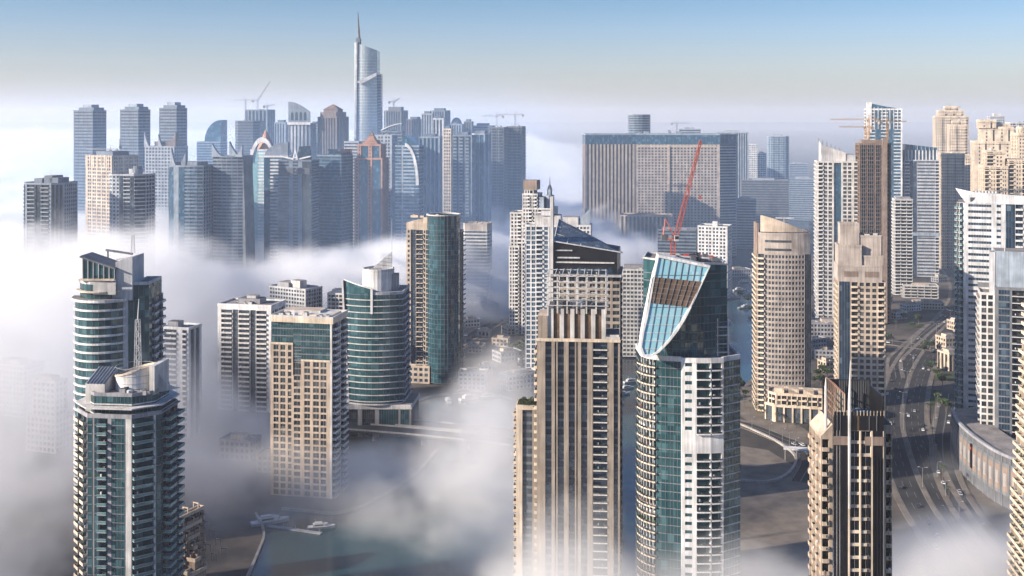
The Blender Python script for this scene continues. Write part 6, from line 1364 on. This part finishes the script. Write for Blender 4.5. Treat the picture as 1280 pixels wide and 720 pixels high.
low('small sandy house with courtyard beside the avenue', 1186, 438, 24, 22, 12, 14, 'sand'); low('sandy arcade house with round roof holes beside the avenue', 1188, 462, 22, 26, 14, 14, 'sand', (.6,[('v',3),('s',2)])); low('lower tan house half hidden by the white ribbon window tower', 1196, 412, 20, 18, 9, 20, 'sand')
low('faint stepped block sunk in the fog left of the drum tower', 62, 565, 30, 20, 44, -20, 'offwhite', (.6,[('w',3.2)]), None, 2, 'apartment_block'); low('faint pale block deeper in the fog at the view edge', 20, 520, 40, 24, 36, -20, 'offwhite', (.6,[('w',3.2)]), None, 1, 'apartment_block')
low('hazy low shed beside the far channel', 985, 300, 60, 40, 10, 0, 'bluegrey'); low('hazy low pier building with white roof by the far channel', 922, 345, 36, 24, 9, 10, 'greywhite')
low('dim fogged terrace house below the white framed tower', 352, 590, 30, 16, 10, -8, 'grey'); low('dim fogged flat block near the beige stone tower foot', 300, 575, 26, 18, 12, -14, 'grey')
rl = random.Random(12)
for i, (px, py) in enumerate([(588,408),(606,420),(626,432),(612,384),(652,402),(668,418),(690,392),(640,418),(596,440),(662,460),(640,358),(706,372),(1122,398),(1138,388),(1108,378),(1160,362),(1174,352),(1030,448),(1016,436),(1034,464),(468,470),(486,480),(884,420),(898,440)]):
    low('low flat roofed block among the hazy streets between the towers', px, py, rl.uniform(14,26), rl.uniform(10,18), rl.uniform(4,9), rl.choice((24,20,28,-12)), rl.choice(('taupe','grey','sand','offwhite','concrete')), (.6,[('w',3.4)]), 'low blocks among the streets')
# ------------------------------------------------------------------ boats, cars, trees, lamps
def boat_kind(name, label, L_, group):
    o = thing(name, label, 'boat', (0,0,0), 0, group); b_ = L_*.14
    sec = [(-.5,.85,.9),(-.2,1,.9),(.15,1,1),(.38,.6,1.12),(.5,.03,1.25)]; m = MB(); vs = []
    for x,w,h in sec: vs += [(x*L_,-b_*w,h*L_*.09),(x*L_,-b_*w*.6,-.25),(x*L_,b_*w*.6,-.25),(x*L_,b_*w,h*L_*.09)]
    fs = [(0,1,2,3)]
    for i in range(4):
        a = i*4; fs += [(a,a+4,a+5,a+1),(a+2,a+1,a+5,a+6),(a+3,a+2,a+6,a+7),(a,a+3,a+7,a+4)]
    m.solid(vs, fs, 'hull'); m.build('hull', o)
    m = MB(); z = L_*.09; m.prism([(-.32*L_,-b_*.7),(.12*L_,-b_*.7),(.24*L_,0),(.12*L_,b_*.7),(-.32*L_,b_*.7)], z, z+L_*.09, 'hull'); c_ = m.build('cabin', o)
    m = MB(); m.box(-.24*L_,.06*L_,-b_*.72,-b_*.705,z+L_*.03,z+L_*.07,'dark'); m.box(-.24*L_,.06*L_,b_*.705,b_*.72,z+L_*.03,z+L_*.07,'dark'); m.build('window', c_)
    m = MB(); m.box(-.25*L_,.02*L_,-b_*.5,b_*.5,z+L_*.09,z+L_*.13,'hull'); m.bar((-.2*L_,0,z+L_*.13),(-.24*L_,0,z+L_*.26),.08,'metalwhite'); m.build('flybridge', o)
    return o
yacht = boat_kind('boat', 'small white motor boat moored in the hazy marina', 15, 'white boats moored in the marina')
spots = [(790,476),(784,484),(777,492),(772,500),(765,470),(755,478),(930,352),(940,345),(948,352),(925,362),(936,368),(945,340),(960,330),(968,322),(975,315),(985,318),(955,318),(940,330),(918,372),(930,384),(950,305),(962,300),(972,296),(902,395),(910,402),(560,500),(588,497),(612,495)]
rb = random.Random(8)
for i, (px, py) in enumerate(spots):
    o = yacht if i == 0 else copy_tree(yacht); x, y = G(px, py); o.location = (x, y, -1.2); o.rotation_euler = (0,0,R(rb.choice((20,25,200,110))+rb.uniform(-8,8))); s_ = rb.uniform(.8,1.3); o.scale = (s_,s_,s_)
big = boat_kind('yacht', 'larger white yacht alongside the pontoon in the foggy water below the beige tower', 20, None); big.location = (*G(338,651), -1.2); big.rotation_euler = (0,0,R(25))
o = boat_kind('boat', 'low dark topped boat at the outer end of the pontoon in the fog', 14, None); o.location = (*G(402,657), -1.2); o.rotation_euler = (0,0,R(10))
o = boat_kind('boat', 'white boat under way on the water beside the bridge', 13, None); o.location = (*G(527,533), -1.2); o.rotation_euler = (0,0,R(12))
b = thing('pontoon', 'narrow floating pontoon with moored yacht reaching into the foggy water', 'pontoon', (*G(338,655), -1.3), R(-20)); m = MB(); m.box(-2,30,-1.2,1.2,-.2,.5,'grey'); m.build('deck', b)
for k in range(5):
    m = MB(); m.bar((0,0,-.4),(0,0,2.0),.2,'grey',6); m.build('pile', b, loc=(k*7,1.5,0))
def car_kind(label, key, group):
    o = thing('car', label, 'car', (0,0,0), 0, group); m = MB()
    prof = [(-2.2,.35),(2.2,.35),(2.25,.75),(1.2,.9),(-2.1,.95),(-2.25,.7)]; n = len(prof)
    m.solid([(x,-.9,z) for x,z in prof]+[(x,.9,z) for x,z in prof],[tuple(range(n)),tuple(range(n,2*n))[::-1]]+[((i+1)%n,i,n+i,n+(i+1)%n) for i in range(n)],key); m.build('body', o)
    m = MB(); cab = [(-1.8,.95),(1.1,.92),(.35,1.48),(-1.3,1.5)]; n = 4; m.solid([(x,-.82+.12*(z>1),z) for x,z in cab]+[(x,.82-.12*(z>1),z) for x,z in cab],[(0,1,2,3),(7,6,5,4),(1,0,4,5),(0,3,7,4),(2,1,5,6)],'dark'); m.solid([(.35,-.7,1.481),(.35,.7,1.481),(-1.3,.7,1.501),(-1.3,-.7,1.501)],[(0,1,2,3)],key); m.build('cabin', o)
    for x in (-1.35,1.4):
        for y in (-.85,.85):
            m = MB(); m.bar((0,-.1,0),(0,.1,0),.34,'rubber',10); m.build('wheel', o, loc=(x,y,.34))
    return o
cars = {k: car_kind(f'{w} car on the grey roads between the towers', m_, f'{w} cars on the roads') for k, w, m_ in ((0,'white','carwhite'),(1,'dark','cardark'),(2,'silver','carsilver'))}; used = set()
rc = random.Random(3)
def put_car(line, off, i):
    k = rc.choice((0,0,1,2)); o = cars[k] if k not in used else copy_tree(cars[k]); used.add(k)
    i = max(1, min(len(line)-2, i)); d = (line[i+1]-line[i-1]).normalized(); n_ = Vector((d.y,-d.x)); p = line[i]+n_*off+d*rc.uniform(-6,6)
    o.location = (p.x, p.y, -1.17+(.06 if line is not ROADS['avenue'] else .0)); o.rotation_euler = (0,0,math.atan2(d.y,d.x)+(PI if off < 0 else 0))
for i in range(64): put_car(ROADS['avenue'], rc.choice((-12.5,-8,-4,4,8,12.5)), rc.randrange(8, 118))
for i in range(12): put_car(ROADS['cross road'], rc.choice((-5,-2.5,2.5,5)), rc.randrange(4, 38))
for i in range(4): put_car(ROADS['quay road'], rc.choice((-2.4,2.4)), rc.randrange(5, 40))
for i in range(14): put_car(ROADS['bank road'], rc.choice((-4.5,4.5)), rc.randrange(3, 36))
for i in range(4): put_car(ROADS['service road'], rc.choice((-2.4,2.4)), rc.randrange(5, 45))
def palm(label, group, h=8, seed=1):
    r = random.Random(seed); o = thing('palm_tree', label, 'tree', (0,0,0), 0, group); m = MB(); m.bar((0,0,0),(.25,0,h*.55),.24,'bark',7,.17); m.bar((.25,0,h*.55),(.15,.1,h),.17,'bark',7,.13); m.build('trunk', o); m = MB()
    for k in range(22):
        a = k*2.4+r.uniform(-.2,.2); up = r.uniform(.1,1.0); prev = None; L_ = r.uniform(2.2,3.2)
        for j in range(5):
            q = j/4; rad = L_*q; z = h+up*1.6*q-1.9*q*q; w = .34*(1-q*.8); p = Vector((.15+rad*math.cos(a), .1+rad*math.sin(a), z)); s_ = Vector((-math.sin(a), math.cos(a), 0))*w
            if prev: m.face([tuple(prev[0]),tuple(p-s_),tuple(p+s_),tuple(prev[1])], 'foliage' if k%3 else 'foliagedark')
            prev = (p-s_, p+s_)
    m.build('crown', o); return o
pl = palm('small palm tree on the pavements and quays between the towers', 'palms along the roads and quays')
ps = [(560,472),(568,464),(576,470),(617,468),(625,466),(636,464),(606,470),(548,474),(930,505),(938,512),(946,518),(972,527),(984,533),(995,540),(1008,546),(925,498),(952,522),(1100,470),(1104,500),(1108,540),(1160,520),(1166,545),(1172,560),(1140,470),(1150,430),(1120,410),(1180,350),(1186,372),(1178,600),(1186,620)]
for i, (px, py) in enumerate(ps):
    o = pl if i == 0 else copy_tree(pl); o.location = (*G(px,py), -1.3); o.rotation_euler = (0,0,i*1.3); s_ = rb.uniform(.8,1.25); o.scale = (s_,s_,s_)
tr = shrub('tree', 'round leafy street tree among the roads between the towers', 'tree', (0,0,0), 3.2, 2.6, 520, .55, 'round trees along the roads', 77, 2.6)
ts = [(640,440),(646,436),(652,443),(660,450),(655,430),(634,470),(650,462),(668,440),(1170,468),(1174,474),(1178,480),(1164,462),(1172,500),(1168,494),(1176,506),(1182,512),(1022,470),(1028,464),(1016,478),(1026,480),(1034,470),(1010,472),(926,488),(932,494),(920,482),(1148,404),(1140,408),(1130,400),(1155,440),(1162,436),(925,372),(935,378),(940,390),(1112,425)]
for i, (px, py) in enumerate(ts):
    o = tr if i == 0 else copy_tree(tr); o.location = (*G(px,py), -1.3); o.rotation_euler = (0,0,i*2.1); s_ = rb.uniform(.75,1.4); o.scale = (s_,s_,s_*rb.uniform(.85,1.15))
lp = thing('street_lamp', 'tall twin armed street lamp on the median of the curving avenue', 'street lamp', (0,0,0), 0, 'street lamps along the avenue median'); m = MB(); m.bar((0,0,0),(0,0,11),.16,'steel',8,.09); m.build('pole', lp)
for s_ in (-1,1):
    m = MB(); m.bar((0,0,10.8),(s_*2.2,0,11.4),.07,'steel',6); m.build('arm', lp); m = MB(); m.box(s_*2.2-.5,s_*2.2+.5,-.18,.18,11.3,11.5,'metalwhite'); m.build('lamp_head', lp)
ln = ROADS['avenue']
for k, i in enumerate(range(8, len(ln)-4, 7)):
    o = lp if k == 0 else copy_tree(lp); d = (ln[i+1]-ln[i-1]).normalized(); o.location = (ln[i].x, ln[i].y, -1.0); o.rotation_euler = (0,0,math.atan2(d.y,d.x)+PI/2)

lp2 = thing('street_lamp', 'single armed street lamp along the quay and bank roads', 'street lamp', (0,0,0), 0, 'street lamps along the smaller roads'); m = MB(); m.bar((0,0,0),(0,0,8.5),.13,'steel',8,.08); m.build('pole', lp2); m = MB(); m.bar((0,0,8.4),(1.8,0,8.9),.06,'steel',6); m.build('arm', lp2); m = MB(); m.box(1.4,2.3,-.15,.15,8.8,8.98,'metalwhite'); m.build('lamp_head', lp2)
first = True
for nm, off in (('quay road',6.2),('bank road',8.4),('service road',-6.2),('cross road',9.6)):
    ln = ROADS[nm]
    for i in range(4, len(ln)-2, 5):
        o = lp2 if first else copy_tree(lp2); first = False; d = (ln[i+1]-ln[i-1]).normalized(); n_ = Vector((d.y,-d.x)); p = ln[i]+n_*off; o.location = (p.x, p.y, -1.1); o.rotation_euler = (0,0,math.atan2(d.y,d.x)+(PI/2 if off > 0 else -PI/2))
# ------------------------------------------------------------------ air: thin haze everywhere, fog banks lying among the towers
def volmat(key, col, dens, aniso):
    m = bpy.data.materials.new(key); m.use_nodes = True; n = m.node_tree.nodes; n.clear()
    out = n.new('ShaderNodeOutputMaterial'); pv = n.new('ShaderNodeVolumePrincipled')
    pv.inputs['Color'].default_value = (*col, 1); pv.inputs['Density'].default_value = dens; pv.inputs['Anisotropy'].default_value = aniso
    m.node_tree.links.new(pv.outputs[0], out.inputs['Volume']); MATS[key] = m; return m
volmat('haze_air', (.84, .89, 1.0), .00006, .1)
m = MB(); m.box(-12000, 12000, -800, 22000, -3, 395, 'haze_air')
tag(m.build('haze'), 'pale blue haze filling the air over the whole city', 'haze', kind='stuff')
volmat('fog_air', (.968, .968, .972), .02, 0.0)
volmat('mist_air', (.42, .66, 1.0), .001, 0.0)
class Ex:
    """tiny helper for chains of math nodes"""
    def __init__(s, nt): s.nt = nt
    def m(s, op, *a, clamp=False):
        x = s.nt.nodes.new('ShaderNodeMath'); x.operation = op; x.use_clamp = clamp
        for i, v in enumerate(a):
            if isinstance(v, (int, float)): x.inputs[i].default_value = v
            else: s.nt.links.new(v, x.inputs[i])
        return x.outputs[0]
    def add(s, a, b): return s.m('ADD', a, b)
    def mul(s, a, b): return s.m('MULTIPLY', a, b)
    def step(s, v, a, b):
        x = s.nt.nodes.new('ShaderNodeMapRange'); x.interpolation_type = 'SMOOTHSTEP'
        for k, q in (('Value', v), ('From Min', a), ('From Max', b)):
            if isinstance(q, (int, float)): x.inputs[k].default_value = q
            else: s.nt.links.new(q, x.inputs[k])
        return x.outputs['Result']
def fog(name, label, lo, hi, res, fn, mat='fog_air'):
    ng = bpy.data.node_groups.new(name, 'GeometryNodeTree'); ng.interface.new_socket('Geometry', in_out='OUTPUT', socket_type='NodeSocketGeometry')
    N, L = ng.nodes, ng.links; e = Ex(ng)
    vc = N.new('GeometryNodeVolumeCube'); vc.inputs['Min'].default_value = lo; vc.inputs['Max'].default_value = hi
    for k, r in zip('XYZ', res): vc.inputs['Resolution '+k].default_value = r
    pos = N.new('GeometryNodeInputPosition'); sp = N.new('ShaderNodeSeparateXYZ'); L.new(pos.outputs[0], sp.inputs[0])
    def noise(sc, det=4, stretch=(1,1,1), off=(0,0,0), rough=.55):
        v = N.new('ShaderNodeVectorMath'); v.operation = 'MULTIPLY_ADD'; v.inputs[1].default_value = stretch; v.inputs[2].default_value = off; L.new(pos.outputs[0], v.inputs[0])
        n = N.new('ShaderNodeTexNoise'); n.noise_dimensions = '3D'; n.inputs['Scale'].default_value = sc; n.inputs['Detail'].default_value = det; n.inputs['Roughness'].default_value = rough; L.new(v.outputs[0], n.inputs['Vector']); return n.outputs[0]
    d = fn(e, sp.outputs[0], sp.outputs[1], sp.outputs[2], noise)
    L.new(d, vc.inputs['Density'])
    sm = N.new('GeometryNodeSetMaterial'); sm.inputs['Material'].default_value = MATS[mat]; L.new(vc.outputs[0], sm.inputs[0])
    o = N.new('NodeGroupOutput'); L.new(sm.outputs[0], o.inputs[0])
    me = bpy.data.meshes.new(name); me.materials.append(MATS[mat]); ob = bpy.data.objects.new(name, me); C.objects.link(ob)
    md = ob.modifiers.new('fog', 'NODES'); md.node_group = ng
    return tag(ob, label, 'fog', kind='stuff')
def blob(e, x, y, cx, cy_, rx, ry):
    a = e.m('DIVIDE', e.m('SUBTRACT', x, cx), rx); b = e.m('DIVIDE', e.m('SUBTRACT', y, cy_), ry)
    return e.m('EXPONENT', e.m('MULTIPLY', e.add(e.mul(a,a), e.mul(b,b)), -1.0))
def layer(e, z, h, n, soft, amp, dens):
    """dense below height h (socket), edge broken up by noise n"""
    hh = e.m('MULTIPLY_ADD', e.m('SUBTRACT', n, .5), amp, h)
    return e.mul(e.step(e.m('SUBTRACT', hh, z), 0.0, soft), dens)
def far_fn(yw):
    y0_, y1_, y2_, y3_ = yw
    def fn(e, x, y, z, noise):
        n1 = noise(.0040, 6, (1,1,1.6), rough=.6); n2 = noise(.0105, 7, (1,1,1.3), (31,7,3), .66); n3 = noise(.026, 5, (1,1,1.2), (9,4,1), .62)
        # height of the fog top: high to the left and far away, open channel to the right
        side = e.step(e.m('SUBTRACT', x, e.m('SUBTRACT', e.m('MINIMUM', y, 1430.0), 1080.0)), 0.0, -230.0)      # 1 on the left
        far = e.mul(e.step(y, 1900.0, 3400.0), e.step(x, 900.0, -300.0))
        pres = e.m('MAXIMUM', side, far)
        h = e.m('MULTIPLY_ADD', pres, 118.0, -38.0)
        h = e.add(h, e.mul(e.mul(e.step(x, -330.0, -700.0), e.step(y, 1000.0, 1500.0)), 30.0))
        h = e.m('SUBTRACT', h, e.mul(blob(e, x, y, -130.0, 1460.0, 260.0, 95.0), 30.0))
        h = e.add(h, e.mul(blob(e, x, y, -120.0, 1170.0, 160.0, 80.0), 10.0)); h = e.m('SUBTRACT', h, e.mul(blob(e, x, y, -430.0, 1090.0, 190.0, 120.0), 34.0))
        h = e.add(h, e.add(e.mul(e.m('SUBTRACT', n2, .5), 85.0), e.mul(e.m('SUBTRACT', n3, .5), 34.0)))
        ysoft = e.m('MULTIPLY_ADD', e.step(y, 1500.0, 5000.0), 100.0, 28.0)
        hh = e.m('MULTIPLY_ADD', e.m('SUBTRACT', n1, .5), 125.0, e.add(h, e.mul(e.step(y, 1500.0, 5000.0), 45.0)))
        thin = e.m('MULTIPLY_ADD', e.step(y, 1600.0, 4000.0), -1.1, 1.7)
        body = e.step(e.m('SUBTRACT', hh, z), 0.0, ysoft)
        torn = e.step(e.m('SUBTRACT', n2, e.m('MULTIPLY_ADD', body, -.36, .60)), -.05, .10)
        win = e.mul(e.step(y, y0_, y1_), e.step(y, y3_, y2_))
        veil = e.mul(e.mul(e.step(z, 430.0, 110.0), e.step(y, 2100.0, 4200.0)), e.m('MULTIPLY_ADD', e.step(x, 900.0, -500.0),  .003, .003))
        return e.mul(e.add(e.mul(e.mul(body, torn), thin), veil), win)
    return fn
def near_fn(e, x, y, z, noise):
    n1 = noise(.008, 6, (1,1,1.2), (5,11,2), .62); n2 = noise(.030, 7, (1,1,1.1), (3,1,9), .70)
    left = e.step(x, -165.0, -335.0); back = e.mul(e.step(y, 985.0, 1085.0), e.step(x, -20.0, -190.0))
    h = e.m('MULTIPLY_ADD', left, 112.0, 8.0)
    h = e.m('MAXIMUM', h, e.m('MULTIPLY_ADD', back, 84.0, 4.0))
    h = e.add(h, e.mul(blob(e, x, y, -130.0, 605.0, 130.0, 50.0), 44.0))
    h = e.add(h, e.mul(blob(e, x, y, -235.0, 715.0, 120.0, 80.0), 34.0))
    h = e.add(h, e.mul(blob(e, x, y, -6.0, 560.0, 40.0, 85.0), 84.0))
    h = e.add(h, e.mul(blob(e, x, y, 20.0, 432.0, 50.0, 40.0), 48.0))
    h = e.add(h, e.mul(blob(e, x, y, 85.0, 400.0, 70.0, 40.0), 54.0))
    h = e.add(h, e.mul(blob(e, x, y, 205.0, 450.0, 65.0, 70.0), 54.0))
    h = e.m('SUBTRACT', h, e.mul(blob(e, x, y, -80.0, 505.0, 85.0, 50.0), 32.0))
    h = e.m('SUBTRACT', h, e.mul(e.mul(e.step(y, 640.0, 760.0), e.step(x, -110.0, 60.0)), 60.0))
    h = e.m('MULTIPLY_ADD', e.m('SUBTRACT', n1, .5), 120.0, h)
    d = e.m('MULTIPLY_ADD', left, -.30, e.m('MULTIPLY_ADD', back, .45, .85))
    d = e.mul(d, e.m('MULTIPLY_ADD', e.step(e.m('MULTIPLY_ADD', y, .48, x), -110.0, -40.0), .7, .3))
    body = e.step(e.m('SUBTRACT', h, z), 0.0, 27.0)
    # torn edges: the fine noise eats into the thin parts of the layer, the core stays whole
    torn = e.step(e.m('SUBTRACT', n2, e.m('MULTIPLY_ADD', body, -.20, .61)), -.04, .10)
    return e.mul(e.mul(e.mul(body, torn), d), e.step(y, 1180.0, 1080.0))
fog('fog_bank', 'bright fog bank among the far towers, hiding their lower halves', (-1050, 1080, -2), (950, 2100, 200), (310, 160, 36), far_fn((1080.0, 1180.0, 1980.0, 2080.0)))
fog('fog_sea', 'pale fog sea stretching behind the far skyline to the horizon', (-3600, 1960, -2), (3600, 9000, 440), (220, 220, 40), far_fn((1980.0, 2080.0, 8000.0, 8900.0)))
fog('low_fog', 'torn low fog drifting over the water and roads between the nearer towers', (-620, 330, -2), (460, 1180, 170), (250, 200, 42), near_fn)
def mist_fn(e, x, y, z, noise):
    return e.mul(e.mul(e.mul(e.step(y, 950.0, 1400.0), e.mul(e.step(z, 300.0, 90.0), e.step(y, 2700.0, 1900.0))), 1.0), e.mul(e.m('MULTIPLY_ADD', e.step(x, 120.0, -60.0), .75, .25), e.m('MULTIPLY_ADD', e.step(x, -850.0, -450.0), .7, .3)))
fog('mist', 'thin blue mist hanging among the far towers above the fog', (-2400, 900, -2), (2400, 2800, 310), (70, 60, 26), mist_fn, 'mist_air')
